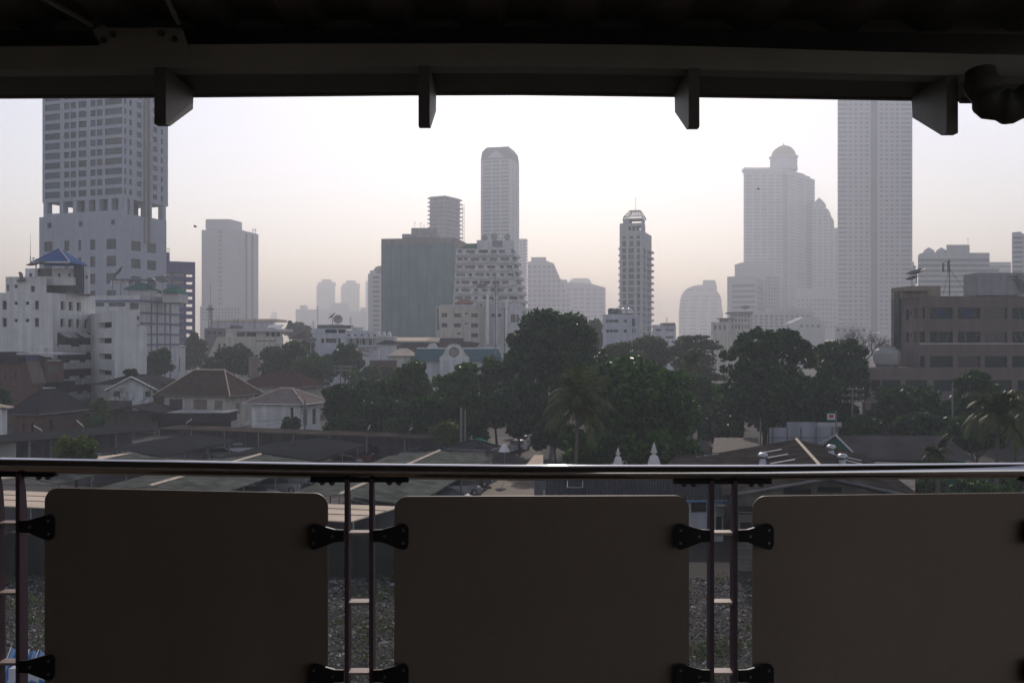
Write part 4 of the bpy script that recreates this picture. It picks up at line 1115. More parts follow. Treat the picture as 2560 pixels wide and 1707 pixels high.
mb = MB(); mb.lathe(c, [(22.5 * k6, 52.2 * k6), (23 * k6, 53.5 * k6), (6 * k6, 54 * k6), (5 * k6, 58 * k6)], 12); mb.build('fan_cover', M['steel'], t)
t = thing('roof_ladder_frame', 'square steel lattice frame beside the white cooling tower', 'frame', P(2274, 918, YB + 3.5))
mb = MB()
for px in (2264, 2275, 2286): box(mb, px, px + 1.2, 874, 918, YB + 3.4, YB + 3.5)
for py in (874, 886, 898, 910): box(mb, 2264, 2287, py, py + 1.2, YB + 3.28, YB + 3.39)
mb.build('lattice', M['steel'], t)

# ================================================================= LOW BUILDINGS IN THE MIDDLE DISTANCE
Y = 290.0
b = Bld('cream_terrace_building', 'cream low building with a roof terrace and a sloping left wall among the trees', 'building', (X(620, Y), Y))
pts = flat(543, 708, Y); f_ = Face(*pts)
b.body(pts, Z(842, Y), M['cream'], [M['glass2'], M['glass']], {0: [f_.rect(*r) for r in ((545, 551, 859, 872), (558, 565, 859, 872), (598, 606, 858, 864), (640, 690, 851, 853))]}, back=16)
mb = MB(); mb.prism([P(521, 905, Y), P(521, 889, Y), P(543, 842, Y), P(543, 905, Y)][::-1], (0, 12, 0)); b.part('side_wing', mb, M['cream'])
q = flat(564, 706, Y + 3); f2 = Face(*q)
b.body(q, Z(829, Y), M['cream'], [M['void'], M['glass2']], {0: f2.grid([(592, 612), (616, 640), (664, 674), (678, 687), (691, 700)], [(831, 841)])}, zbot=Z(842, Y) + .001, back=10, rec=.8, part='upper_storey')
mb = MB(); box(mb, 590, 708, 822, 828.9, Y + 1, Y + 14); b.part('roof', mb, M['pale'])
mb = MB(); box(mb, 564, 590, 822, 829.1, Y + 2.9, Y + 10); b.part('stair_head', mb, M['cream']); b.done()
t = thing('roof_tank_box', 'boxy shiny water tank on the left of the cream terrace building', 'water tank', P(586, 822, Y + 6))
mb = MB(); box(mb, 574, 600, 813, 822, Y + 5, Y + 8); mb.build('tank_box', M['darkc'], t)
mb = MB(); box(mb, 573, 601, 811.5, 813.2, Y + 4.7, Y + 8.3); mb.build('lid', M['tank'], t)
t = thing('solar_heater', 'flat gleaming solar water heater on the cream terrace building', 'solar panel', P(690, 822, Y + 6))
mb = MB(); p0 = P(665, 821, Y + 4); p1 = P(702, 821, Y + 4); mb.hexa([p0, p1, p1 + Vector((0, 4, 1.0)), p0 + Vector((0, 4, 1.0))] + [v + Vector((0, 0, .15)) for v in (p0, p1, p1 + Vector((0, 4, 1.0)), p0 + Vector((0, 4, 1.0)))]); mb.build('collector', M['glassblue'], t)
mb = MB(); mb.tube([P(678, 817.5, Y + 8.4), P(702, 817.5, Y + 8.4)], .32, 10); mb.build('tank', M['tank'], t)
b = Bld('metal_shed', 'long bluish metal shed with a pale sloping roof in front of the slab tower', 'building', (X(600, 420), 420))
pts = flat(530, 686, 420); b.body(pts, Z(803, 420), M['bluewhite'], zbot=0, back=20)
mb = MB(); mb.prism([P(529, 803, 419.5), P(688, 803, 419.5), P(688, 797, 419.5), P(620, 797.5, 419.5), P(529, 802, 419.5)], (0, 22, 0)); b.part('roof', mb, M['beigeroof'])
mb = MB()
for px in (545, 585, 594, 637): mb.tube([P(px, 850, 418), P(px, 797, 418)], .18, 5)
b.part('light_pole', mb, M['darkc']); b.done()
b = Bld('dark_shed', 'low dark shed below the telecom mast', 'building', (X(540, 350), 350)); pts = flat(511, 600, 350); f_ = Face(*pts)
b.body(pts, Z(820, 350), M['darkc'], M['void'], {0: f_.grid(spans(522, 14, 5, 4), [(828, 836)])}, back=12); b.done()
t = thing('telecom_mast', 'lattice telecom mast in front of the grey slab tower', 'mast', (X(525.5, 370), 370, 0))
mb = MB(); q = P(525.5, 748, 370)
for dx, dy in ((-.8, 0), (.8, 0), (0, 1.2)): mb.tube([(q.x + dx * 1.3, q.y + dy, 0), (q.x + dx * .5, q.y + dy * .5, q.z - 2)], .13, 5)
for i in range(20):
    z0 = i * (q.z - 2) / 20; mb.tube([(q.x - 1, q.y, z0), (q.x + 1, q.y, z0 + 1)], .08, 4); mb.tube([(q.x + 1, q.y, z0), (q.x - 1, q.y, z0 + 1)], .08, 4)
mb.build('lattice', M['darkc'], t)
mb = MB(); mb.tube([(q.x, q.y + .4, q.z - 2), (q.x, q.y + .4, q.z + 6)], .08, 5); mb.build('whip', M['darkc'], t)
mb = MB(); mb.lathe((q.x, q.y, q.z - 4), [(1.3, 0), (1.5, .3), (1.3, .6)], 8); mb.build('antenna_ring', M['darkc'], t)

Y = 262.0
b = Bld('dish_roof_flats', 'white blue-tinted flats with satellite dishes and dark canopies on the roof', 'building', (X(820, Y), Y))
pts = flat(781, 868, Y); f_ = Face(*pts)
b.body(pts, Z(821, Y), M['bluewhite'], [M['glass2'], M['void']], {0: f_.grid([(812, 842), (845, 863)], [(823.5, 832.5)]) + f_.grid([(803, 810), (814, 841), (845, 851)], [(846, 857)])}, back=14, rec=.7)
q = flat(868.1, 946, Y + 1); f2 = Face(*q)
b.body(q, Z(826, Y), M['bluewhite'], [M['glass2']], {0: f2.grid(spans(880, 16, 4, 6), [(847, 863)]) + f2.grid(spans(872, 16, 5, 3), [(836, 840)])}, back=10, rec=.9, part='balcony_wing')
mb = MB()
for i in range(5): px = 916 + 14 * i; mb.prism([P(px - 5, 846, Y + .4), P(px + 5, 846, Y + .4), P(px + 4, 838, Y + .4), P(px + 1, 829, Y + .4), P(px - 1, 829, Y + .4), P(px - 4, 838, Y + .4)][::-1], (0, 3, 0))
box(mb, 946.1, 986, 840, 870, Y + 1.5, Y + 8); b.part('dormer', mb, M['white2'])
mb = MB(); box(mb, 868, 946, 841, 845.5, Y - .3, Y + .95); box(mb, 868, 946, 863, 867, Y - .3, Y + .95)
for px in (866, 882, 898, 914, 930, 944): box(mb, px, px + 1.5, 845.4, 863.1, Y - .29, Y)
b.part('balcony', mb, M['white2'])
mb = MB(); box(mb, 793, 818, 812, 820.9, Y + 3, Y + 9); box(mb, 818, 852, 811.5, 820.8, Y + 2, Y + 8); box(mb, 854, 876, 813, 821, Y + 3, Y + 8); b.part('roof_canopy', mb, M['darkc'])
mb = MB(); box(mb, 877, 906, 817.5, 820, Y + 3, Y + 8); box(mb, 880, 903, 820, 826.1, Y + 3.5, Y + 7); b.part('light_canopy', mb, M['white']); b.done()
dish('satellite_dish', 'pale round satellite dish facing the viewer on the white blue-tinted flats', 845, 799, Y + 4, 1.25, (.15, -1, .35), M['dishw'], pole=2.3)
dish('satellite_dish', 'dark satellite dish seen edge-on beside the pale round one', 831, 791, Y + 5, 1.2, (-.6, -.1, .75), pole=3)
dish('satellite_dish', 'dark satellite dish above the trees left of the white blue-tinted flats', 777, 853, 235, 1.3, (.1, -.5, .9), pole=4)
for lab, px, y0, y1, YY in (('tall rooftop aerial with crossbars left of the satellite dishes', 794, 766, 812, Y + 4), ('short rooftop aerial right of the satellite dishes', 877, 793, 814, Y + 4), ('aerial with crossbars on the low flats left of the rounded building', 1667, 792, 808, 392), ('thin aerial at the left end of the white blue-tinted flats', 783, 802, 822, Y + 3), ('aerial on the cream terrace building roof', 655, 806, 823, 296)):
    t = thing('rooftop_aerial', lab, 'antenna', P(px, y1, YY), 'rooftop aerials')
    mb = MB(); mb.tube([P(px, y1, YY), P(px, y0, YY)], .06, 5); mb.build('pole', M['steel2'], t)
    mb = MB()
    for i in range(5): y = y0 + 2 + (y1 - y0) * .16 * i; mb.tube([P(px - 4, y, YY), P(px + 4, y, YY)], .04, 4)
    mb.build('crossbar', M['steel2'], t)

def simple_house(name, label, xl, xc, xr, Yn, th, ye, yr, wall, roof, yw=None, inset=.35, over=.7, ridge=None, holes=None, gm=None, gablet=False):
    z_e, z_r = Z(ye, Yn), Z(yr, Yn + 4)
    p = corner(xl, xc, xr, Yn, th)
    a, c, b_ = p
    d = a + (b_ - c)
    bl = Bld(name, label, 'house', c)
    cen = (a + b_) / 2
    def inw(q): v = cen - q; return q + v.normalized() * over * 1.4
    wp = [inw(a), inw(c), inw(b_)]
    hs = {}
    fa, fb = Face(wp[0], wp[1]), Face(wp[1], wp[2])
    if holes:
        hs = {0: [(fa.w * u0, fa.w * u1, z_e * v0, z_e * v1) for f_, u0, u1, v0, v1 in holes if f_ == 0], 1: [(fb.w * u0, fb.w * u1, z_e * v0, z_e * v1) for f_, u0, u1, v0, v1 in holes if f_ == 1]}
    ring = wp + [inw(d)]
    bl.body(ring + [ring[0]] if False else ring, z_e + .02, M[wall], gm or [M['glass'], M['glass2']], hs, closed=True, rec=.25)
    mb = MB()
    la, lb = (a - c), (b_ - c)
    if la.length >= lb.length: r0, r1 = c + lb / 2 + la * inset, c + lb / 2 + la * (1 - inset)
    else: r0, r1 = c + la / 2 + lb * inset, c + la / 2 + lb * (1 - inset)
    V3 = lambda q, z: (q.x, q.y, z)
    vs = [V3(a, z_e), V3(c, z_e), V3(b_, z_e), V3(d, z_e), V3(r0, z_r), V3(r1, z_r)]
    if la.length >= lb.length: fs = [(0, 1, 4, 5), (1, 2, 4), (2, 3, 5, 4), (3, 0, 5)]; hips = [(1, 4), (2, 4), (0, 5), (3, 5), (4, 5)]
    else: fs = [(0, 1, 4), (1, 2, 5, 4), (2, 3, 5), (3, 0, 4, 5)]; hips = [(0, 4), (1, 4), (2, 5), (3, 5), (4, 5)]
    mb.add(vs, fs + [(3, 2, 1, 0)])
    rf = bl.part('roof', mb, M[roof])
    mb = MB()
    for i, j in hips: mb.tube([Vector(vs[i]) + Vector((0, 0, .04)), Vector(vs[j]) + Vector((0, 0, .04))], .11, 5)
    mb.build('ridge_cap', M[ridge or roof], rf)
    mb = MB(); n4 = [a, c, b_, d]
    for i in range(4):
        p0, p1 = n4[i], n4[(i + 1) % 4]; mb.tube([(p0.x, p0.y, z_e - .06), (p1.x, p1.y, z_e - .06)], .10, 4)
    mb.build('eave_board', M['darkc'] if roof != 'pinktile' else M['white2'], rf)
    if gablet:
        dd = (r0 - r1).normalized(); e = r0 + dd * 2.6
        n = Vector((dd.y, -dd.x)); zz = z_r - 1.9
        mb = MB(); mb.prism([V3(r0 + dd * .9 + n * 0, z_r + .02), V3(r0 + dd * .9 + n * 3.0, zz), V3(r0 + dd * .9 - n * 3.0, zz)], (dd.x * .15, dd.y * .15, 0)); mb.build('gablet', M['darktile'], rf)
        mb = MB(); top0 = V3(r0 + dd * 1.3, z_r + .1)
        for sg in (1, -1):
            mb.add([top0, V3(r0 - dd * .2, z_r + .1), V3(r0 - dd * .2 + n * sg * 3.2, zz - .05), V3(r0 + dd * 1.3 + n * sg * 3.2, zz - .05)], [(0, 1, 2, 3)])
        mb.build('gablet_roof', M[roof], rf)
        mb = MB()
        for sg in (1, -1): mb.tube([top0, V3(r0 + dd * 1.3 + n * sg * 3.25, zz - .05)], .12, 5)
        mb.build('barge_board', M['ridge'], rf)
    return bl
simple_house('brown_roof_house', 'brown roofed house between the cream terrace building and the white flats', 722, 770, 800, 300, 20, 846, 832, 'cream', 'browntile').done()
simple_house('gabled_small_house', 'small white house with a pale roof just below the white blue-tinted flats', 876, 906, 934, 226, 25, 884, 874, 'white', 'pinktile').done()
simple_house('blue_gabled_house', 'bluish house with a pale roof left of the teal roofed hall', 940, 990, 1002, 243, 20, 860, 852, 'bluewhite', 'greytile').done()
simple_house('cream_roof_house', 'house with a broad cream roof touching the left end of the teal roof', 966, 1030, 1050, 238, 15, 890, 872, 'cream', 'beigeroof').done()
simple_house('tan_cube_house', 'small tan house glimpsed between two trees above the red-brown roof', 620, 644, 650, 228, 12, 897, 893, 'tan', 'tan', over=.1).done()
simple_house('white_back_house', 'white low house behind the trees below the blue building', 366, 440, 466, 262, 15, 866, 862, 'white', 'pale', over=.2, holes=[(0, .2, .3, .5, .8), (0, .5, .6, .5, .8), (0, .75, .85, .5, .8), (1, .2, .5, .5, .8)]).done()
b = Bld('brown_wall', 'long brown boundary wall below the bluish house', 'wall', (X(955, 214), 214)); b.body(flat(924, 992, 214), Z(902, 214), M['brick'], back=.4)
mb = MB(); box(mb, 923, 993, 900.5, 901.9, 213.9, 214.5); b.part('coping', mb, M['darkc']); b.done()
b = Bld('beige_roof_shed', 'long open shed with a flat beige roof behind the teal roofed hall', 'shed', (X(1040, 272), 272))
mb = MB(); p0, p1 = P(980, 854, 268), P(1098, 854, 268); q0, q1 = P(988, 845.5, 280), P(1100, 845.5, 280)
mb.hexa([p0, p1, q1, q0] + [v + Vector((0, 0, .25)) for v in (p0, p1, q1, q0)]); b.part('roof', mb, M['beigeroof'])
mb = MB(); box(mb, 990, 1160, 856, 900, 276, 284); b.part('wall', mb, M['darkc'])
mb = MB(); p0, p1 = P(1098.5, 858, 268), P(1160, 858, 268); q0, q1 = P(1100.5, 847, 279), P(1158, 847, 279)
mb.hexa([p0, p1, q1, q0] + [v + Vector((0, 0, .22)) for v in (p0, p1, q1, q0)]); b.part('lean_to_roof', mb, M['darkroof']); b.done()
# teal roofed hall with the curved gable
Y = 236.0
b = Bld('teal_roof_hall', 'hall with a teal tiled roof and a curved white gable with a round emblem', 'building', (X(1140, Y), Y))
b.body(flat(1040, 1250, Y + .5), Z(903, Y), M['white2'], [M['glass2']], {}, back=9)
mb = MB(); e0, e1, r0, r1 = P(1030, 903, Y - .5), P(1256, 903, Y - .5), P(1042, 871, Y + 5), P(1246, 871, Y + 5)
k0, k1 = Vector((e0.x, Y + 10, e0.z)), Vector((e1.x, Y + 10, e1.z))
mb.add([e0, e1, r1, r0, k1, k0], [(0, 1, 2, 3), (2, 4, 5, 3), (0, 3, 5), (1, 4, 2), (0, 5, 4, 1)]); rf = b.part('roof', mb, M['teal'])
mb = MB(); mb.tube([r0, r1], .2, 6); mb.build('ridge_cap', M['white'], rf)
gp_ = [(1098, 899), (1098, 895), (1106, 889), (1112, 880), (1114, 873)] + [(1135 - 20 * math.cos(R(a)), 875 - 15 * math.sin(R(a))) for a in range(15, 166, 15)] + [(1158, 874), (1160, 881), (1166, 889), (1173, 895), (1173, 899)]
mb = MB(); mb.prism([P(a, c, Y - 1.0) for a, c in gp_][::-1], (0, .5, 0)); gb = b.part('gable', mb, M['white'])
mb = MB(); mb.tube([P(a, c, Y - 1.0) for a, c in gp_[1:-1]], .13, 5); mb.build('gable_moulding', M['pale'], gb)
c = P(1135, 880, Y - 1.0)
mb = MB(); mb.tube([c, c + Vector((0, -.10, 0))], 1.12, 28); em = mb.build('emblem_disc', M['tan'], gb)
mb = MB(); mb.tube([c + Vector((math.cos(R(a)) * 1.13, -.08, math.sin(R(a)) * 1.13)) for a in range(0, 361, 15)], .1, 5, False); mb.build('emblem_ring', M['darkc'], gb)
mb = MB()
for a, r_, s_ in ((200, .45, .28), (340, .45, .28), (90, .35, .3), (270, .5, .35)):
    q = c + Vector((math.cos(R(a)) * r_, -.12, math.sin(R(a)) * r_ * .8)); mb.lathe(q, [(s_, -.05), (s_ * .6, .06)], 9)
mb.build('emblem_relief', M['pale'], gb)
mb = MB(); box(mb, 1099, 1172, 899, 940, Y - 1, Y - .5); b.part('front_wall', mb, M['white2'])
for px in (1072, 1080):
    pass
mb = MB(); mb.prism([P(1068, 870, Y + 5), P(1094, 870, Y + 5), P(1090, 862, Y + 5), P(1086, 857, Y + 5), P(1073, 859, Y + 5)], (0, 1.2, 0)); b.part('side_gablet', mb, M['white2']); b.done()
b = Bld('dark_roof_canopy', 'dark curved tin canopy behind the curved white gable', 'shed', (X(1175, 256), 256))
mb = MB(); mb.prism([P(1153, 868, 256), P(1190, 868, 256), P(1198, 857, 256), P(1175, 854, 256), P(1153, 853, 256)], (0, 6, 0)); b.part('roof', mb, M['oldroof'])
mb = MB(); box(mb, 1155, 1188, 868, 910, 257, 261); b.part('wall', mb, M['darkc']); b.done()

# ================================================================= HOUSES, LEFT
Y = 172.0
b = Bld('brick_house', 'modern brown brick house with slanted walls and a flat pale roof canopy, lower left', 'house', (X(80, Y), Y))
q = flat(-40, 112, Y); f_ = Face(*q)
b.body(q, Z(905, Y), M['brick'], [M['glass2']], {0: f_.grid([(12, 19), (37, 44), (-20, -12)], [(930, 948)])}, back=9, rec=.3)
mb = MB(); mb.prism([P(62, 893, Y - 1.2), P(95, 893, Y - 1.2), P(116, 958, Y - 1.2), P(82, 958, Y - 1.2)][::-1], (0, 5, 0)); b.part('slanted_wall', mb, M['brown'])
q = flat(112, 159, Y - 1); f_ = Face(*q)
b.body(q, Z(900, Y), M['brick'], [M['glass2']], {0: [f_.rect(116, 145, 913, 933)]}, zbot=Z(954, Y), back=8, part='bay', rec=.2)
mb = MB(); box(mb, 84, 150, 954.5, 982, Y + 1, Y + 7); b.part('recess', mb, M['void'])
mb = MB(); box(mb, 107, 138, 968, 984, Y - .2, Y - .05); box(mb, 112, 134, 969.5, 982, Y - .26, Y - .21); b.part('garden_window', mb, M['white2'])
mb = MB(); box(mb, 64, 94, 892, 900, Y - 1.5, Y - 1.21); b.part('blue_sign_band', mb, M['blue'])
mb = MB(); box(mb, 41, 155, 882, 887, Y - 1.6, Y + 8); b.part('flat_roof', mb, M['pale'])
mb = MB(); box(mb, 118, 148, 900.2, 902, Y - 1.8, Y - 1.05); b.part('window_hood', mb, M['white2'])
mb = MB(); mb.prism([P(-40, 909, Y - .5), P(46, 909, Y - .5), P(46, 893, Y - .5), P(0, 882, Y - .5), P(-40, 880, Y - .5)], (0, 10, 0)); b.part('dark_roof', mb, M['darktile']); b.done()
simple_house('dark_hip_house', 'dark brick house under a big charcoal hip roof, lower left', 14, 96, 227, 140, 13, 1036, 975, 'brick', 'darktile', inset=.33, holes=[(0, .3, .42, .35, .7), (0, .62, .72, .35, .7), (1, .2, .28, .35, .75)], over=.9).done()
simple_house('edge_house', 'house corner with a white wall and a pale eave at the left edge', -120, 18, 34, 128, 10, 1020, 1006, 'white', 'beigeroof', over=.6).done()
# white gable house
Y = 168.0
b = Bld('gable_house', 'white gabled house with a bare tree growing in front of it', 'house', (X(328, Y), Y))
b.body(flat(272, 384, Y), Z(972, Y), M['white2'], [M['glass'], M['glass2']], {0: [Face(*flat(272, 384, Y)).rect(284, 300, 978, 992), Face(*flat(272, 384, Y)).rect(362, 376, 978, 992)]}, back=11)
mb = MB(); mb.prism([P(272, 972, Y), P(384, 972, Y), P(328, 944, Y)], (0, .4, 0)); b.part('gable', mb, M['white2'])
mb = MB(); gable_roof(mb, (X(328, Y), Y - .8), (X(328, Y) + .6, Y + 12), (X(395, Y) - X(328, Y)), Z(976, Y), Z(942, Y)); rf = b.part('roof', mb, M['greytile'])
mb = MB()
for px in (261, 395): mb.tube([P(px, 976, Y - .85), P(328, 942, Y - .85)], .13, 5)
mb.build('barge_board', M['white'], rf)
mb = MB(); x0, x1 = X(250, Y + 8), X(432, Y + 8); hip_roof(mb, x0, x1, Y + 5, Y + 16, Z(960, Y + 5), Z(936, Y + 9), x0 + 4.5, x1 - 4.5); b.part('back_roof', mb, M['greytile'])
mb = MB(); mb.box(x0 + .8, x1 - .8, Y + 11.5, Y + 15.2, 0, Z(960, Y + 5) - .1); b.part('back_wall', mb, M['white2'])
mb = MB(); box(mb, 282, 302, 970, 973, Y - 1.2, Y - .01); b.part('window_hood', mb, M['pale']); b.done()
b = Bld('low_gable_shed', 'low dark roofed shed in front of the white gabled house', 'shed', (X(330, 158), 158))
mb = MB(); gable_roof(mb, (X(345, 156), 152), (X(345, 156), 163), 4.4, Z(1029, 155), Z(1012, 155)); mb.box(X(228, 158), X(318, 158), 156, 163, Z(1022, 158), Z(1021, 158)); 
mb.prism([P(228, 1026, 155), P(330, 1030, 155), P(330, 1004, 161), P(236, 1002, 161)], (0, 0, .15)); b.part('roof', mb, M['darktile'])
mb = MB(); mb.box(X(232, 158), X(400, 158), 157, 162, 0, Z(1030, 157)); b.part('wall', mb, M['brown']); b.done()
hb = simple_house('hip_gable_house', 'cream two-storey house with a big brown hip roof and pale ridge lines', 382, 575, 660, 163, 16, 991, 926, 'cream', 'browntile', inset=.30, ridge='ridge', over=1.3,
             holes=[(0, .08, .3, .45, .88), (0, .48, .7, .45, .88), (0, .82, .95, .5, .85), (1, .35, .5, .4, .75)], gm=[M['glass2'], M['tan']], gablet=False)
mb = MB(); box(mb, 378, 566, 1033, 1056, 157, 163); hb.part('porch_roof', mb, M['darktile'])
mb = MB(); box(mb, 376, 570, 1030, 1033, 156.6, 163.2); hb.part('porch_fascia', mb, M['greyc'])
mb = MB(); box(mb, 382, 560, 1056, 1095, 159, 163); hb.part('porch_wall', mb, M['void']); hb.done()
hb = simple_house('pink_roof_house', 'small white house with a pinkish hip roof and pale ridge tiles beside a street lamp', 606, 760, 822, 150, 14, 1011, 972, 'white', 'pinktile', inset=.40, ridge='ridge', over=1.0,
             holes=[(0, .80, .86, .35, .9), (1, .15, .35, .3, .8), (1, .6, .8, .3, .8)])
hb.done()
simple_house('red_roof_house', 'wide house with a dark red-brown hip roof below the round tree', 588, 756, 826, 188, 14, 968, 931, 'cream', 'redtile', inset=.30, over=1.0, holes=[(0, .2, .35, .5, .85), (0, .6, .75, .5, .85)]).done()
t = thing('blue_tarp', 'pale blue tarpaulin canopy behind the perimeter carport at left', 'canopy', P(110, 1090, 118))
mb = MB(); mb.hexa([P(70, 1097, 118), P(100, 1090, 120), P(140, 1086, 124), P(96, 1080, 126)][:1] * 0 + [P(70, 1098, 117), P(128, 1093, 119), P(139, 1082, 126), P(92, 1083, 126)] + [v + Vector((0, 0, .12)) for v in (P(70, 1098, 117), P(128, 1093, 119), P(139, 1082, 126), P(92, 1083, 126))]); mb.build('sheet', M['bluetarp'], t)
mb = MB()
for px, py, YY in ((71, 1097, 117), (127, 1093, 119), (138, 1083, 126), (93, 1084, 126)):
    q = P(px, py, YY); mb.tube([(q.x, q.y, 0), q], .05, 5)
mb.build('pole', M['steel2'], t)
b = Bld('white_garden_wall', 'low white wall at the left edge behind the carports', 'wall', (X(10, 117), 117)); b.body(flat(-60, 40, 117), Z(1104, 117), M['white'], back=.3)
mb = MB(); box(mb, -60, 41, 1102.5, 1103.9, 116.9, 117.4); b.part('coping', mb, M['pale']); b.done()

# ================================================================= CAR PARK
def carport(name, label, ra, rb, hl, hr, ze, zr, m, m_left=None, cap=True, posts=True, n=4):
    ra, rb = Vector(ra), Vector(rb); d = (rb - ra).normalized(); nn = Vector((d.y, -d.x))
    t = thing(name, label, 'carport', (ra.x, ra.y, 0), 'gabled carports in the car park')
    for sg, hw, mm_ in ((1, hr, m), (-1, hl, m_left or m)):
        mb = MB(); p = [ra, rb, rb + nn * sg * hw, ra + nn * sg * hw]; zz = [zr, zr, ze, ze]
        hi = [Vector((q.x, q.y, z)) for q, z in zip(p, zz)]; lo = [v - Vector((0, 0, .08)) for v in hi]
        mb.hexa(lo + hi if sg < 0 else lo[::-1] + hi[::-1]); mb.build('roof_panel', mm_, t)
    if cap:
        mb = MB(); h = nn * .17
        mb.prism([(ra.x - h.x, ra.y - h.y, zr + .01), (ra.x + h.x, ra.y + h.y, zr + .01), (ra.x, ra.y, zr + .14)], (rb.x - ra.x, rb.y - ra.y, 0)); mb.build('ridge_cap', M['ridge'], t)
    for e in (ra, rb):                                           # gable truss
        mb = MB(); a, c = e - nn * hl, e + nn * hr
        mb.tube([(a.x, a.y, ze - .12), (c.x, c.y, ze - .12)], .06, 5); mb.tube([(e.x, e.y, ze - .12), (e.x, e.y, zr - .1)], .05, 5)
        for s2, hw in ((-1, hl), (1, hr)):
            q = e + nn * s2 * hw * .5; mb.tube([(q.x, q.y, ze - .12), (e.x, e.y, zr - .12)], .04, 5)
        mb.build('truss', M['steel'], t)
    for i in range(n):
        q = ra.lerp(rb, (i + .03) / (n - .94))
        for s2, hw in ((-1, hl * .82), (1, hr * .82)):
            v = q + nn * s2 * hw; mb = MB(); mb.tube([(v.x, v.y, 0), (v.x, v.y, ze - .05)], .07, 6); mb.build('post', M['steel2'], t)
    return t
carport('carport', 'grey-green carport roof left of centre with a pale ridge line crossing behind the rail', (-28.0, 77), (-25.0, 99), 5.9, 5.4, 2.4, 3.05, M['metalroof'])
carport('carport', 'nearest grey-green carport left of the yellow road with a thick pale ridge', (-12.6, 72.6), (-7.45, 102.5), 5.4, 5.6, 2.4, 3.05, M['metalroof'])
carport('carport', 'grey-green carport at the left edge beside the small green tree', (-40.9, 83), (-38.4, 101), 5.2, 3.2, 2.4, 3.0, M['metalroof'], M['beigeroof'], cap=False)
carport('carport', 'dark carport behind the small green tree at left', (-40.6, 103.5), (-38.0, 121), 5.4, 4.8, 2.4, 3.1, M['darkroof'], cap=False)
carport('carport', 'dark carport at the centre left behind the grey-green one', (-24.8, 99.8), (-22.2, 116), 5.8, 5.4, 2.4, 3.1, M['darkroof'], cap=False)
def leanto(name, label, a, b, dep, zf, zb, m, cap=None):
    a, b = Vector(a), Vector(b); d = (b - a).normalized(); n = Vector((-d.y, d.x))
    t = thing(name, label, 'carport', (a.x, a.y, 0), 'lean-to carports along the car park wall')
    p = [a, b, b + n * dep, a + n * dep]; zz = [zf, zf, zb, zb]
    lo = [Vector((q.x, q.y, z)) for q, z in zip(p, zz)]; mb = MB(); mb.hexa(lo + [v + Vector((0, 0, .15)) for v in lo]); mb.build('roof_panel', m, t)
    mb = MB(); q = n * dep; mb.hexa([(a.x + q.x, a.y + q.y, 0), (b.x + q.x, b.y + q.y, 0), (b.x + q.x + n.x * .2, b.y + q.y + n.y * .2, 0), (a.x + q.x + n.x * .2, a.y + q.y + n.y * .2, 0),
             (a.x + q.x, a.y + q.y, zb), (b.x + q.x, b.y + q.y, zb), (b.x + q.x + n.x * .2, b.y + q.y + n.y * .2, zb), (a.x + q.x + n.x * .2, a.y + q.y + n.y * .2, zb)]); mb.build('back_wall', M['darkc'], t)
    L_ = (b - a).length; k2 = max(2, int(L_ / 5))
    for i in range(k2 + 1):
        v = a + d * L_ * i / k2 + n * .3; mb = MB(); mb.tube([(v.x, v.y, 0), (v.x, v.y, zf + .02)], .07, 6); mb.build('post', M['steel2'], t)
    if cap:
        mb = MB(); mb.tube([(a.x, a.y, zf + .1), (b.x, b.y, zf + .1)], .1, 5); mb.build('gutter', cap, t)
leanto('perimeter_carport', 'long dark lean-to carport roof slanting away at the far left', (-62, 106), (-46.3, 129.5), 5, 2.7, 3.15, M['darkroof'])
leanto('perimeter_carport', 'long thin lean-to carport roof running across in front of the houses', (-46.2, 129.8), (-8.0, 115.5), 4.5, 2.9, 2.95, M['leanroof'])
t = thing('beige_shed_roof', 'long low shed with a beige sheet roof at the near edge of the car park', 'shed', (-20, 66, 0))
a, b_ = Vector((-42, 69.8)), Vector((-10.0, 62.0)); d = (b_ - a).normalized(); n = Vector((-d.y, d.x))
mb = MB(); p = [a, b_, b_ + n * 9, a + n * 9]; lo = [Vector((q.x, q.y, z)) for q, z in zip(p, (2.9, 2.9, 2.4, 2.4))]
mb.hexa(lo + [v + Vector((0, 0, .07)) for v in lo]); mb.build('roof_panel', M['beigeroof'], t)
mb = MB()
for s_ in (3, 6): mb.tube([Vector((a.x + n.x * s_, a.y + n.y * s_, 2.99 - .5 * s_ / 9)), Vector((b_.x + n.x * s_, b_.y + n.y * s_, 2.99 - .5 * s_ / 9))], .035, 5)
mb.build('purlin_seam', M['tan'], t)
for i in range(8):
    v = a.lerp(b_, i / 7) + n * .3; mb = MB(); mb.tube([(v.x, v.y, 0), (v.x, v.y, 2.89)], .06, 6); mb.build('post', M['steel2'], t)
mb = MB(); v0, v1 = a + n * 8.8, b_ + n * 8.8; mb.hexa([(v0.x, v0.y, 0), (v1.x, v1.y, 0), (v1.x, v1.y + .15, 0), (v0.x, v0.y + .15, 0), (v0.x, v0.y, 2.38), (v1.x, v1.y, 2.38), (v1.x, v1.y + .15, 2.38), (v0.x, v0.y + .15, 2.38)]); mb.build('back_wall', M['darkc'], t)
b = Bld('mossy_boundary_wall', 'dark mossy boundary wall between the vacant lot and the car park', 'wall', (-15, 59.8)); b.body([(-46, 60.6), (2.6, 59.7)], 2.5, M['wallgreen'], back=.25)
mb = MB()
for i in range(17):
    x = -45 + i * 2.95; mb.box(x - .18, x + .18, 59.62 + (1 - i / 16) * .86 - .1, 60.9, 0, 2.62)
b.part('pier', mb, M['wallgreen']); b.done()

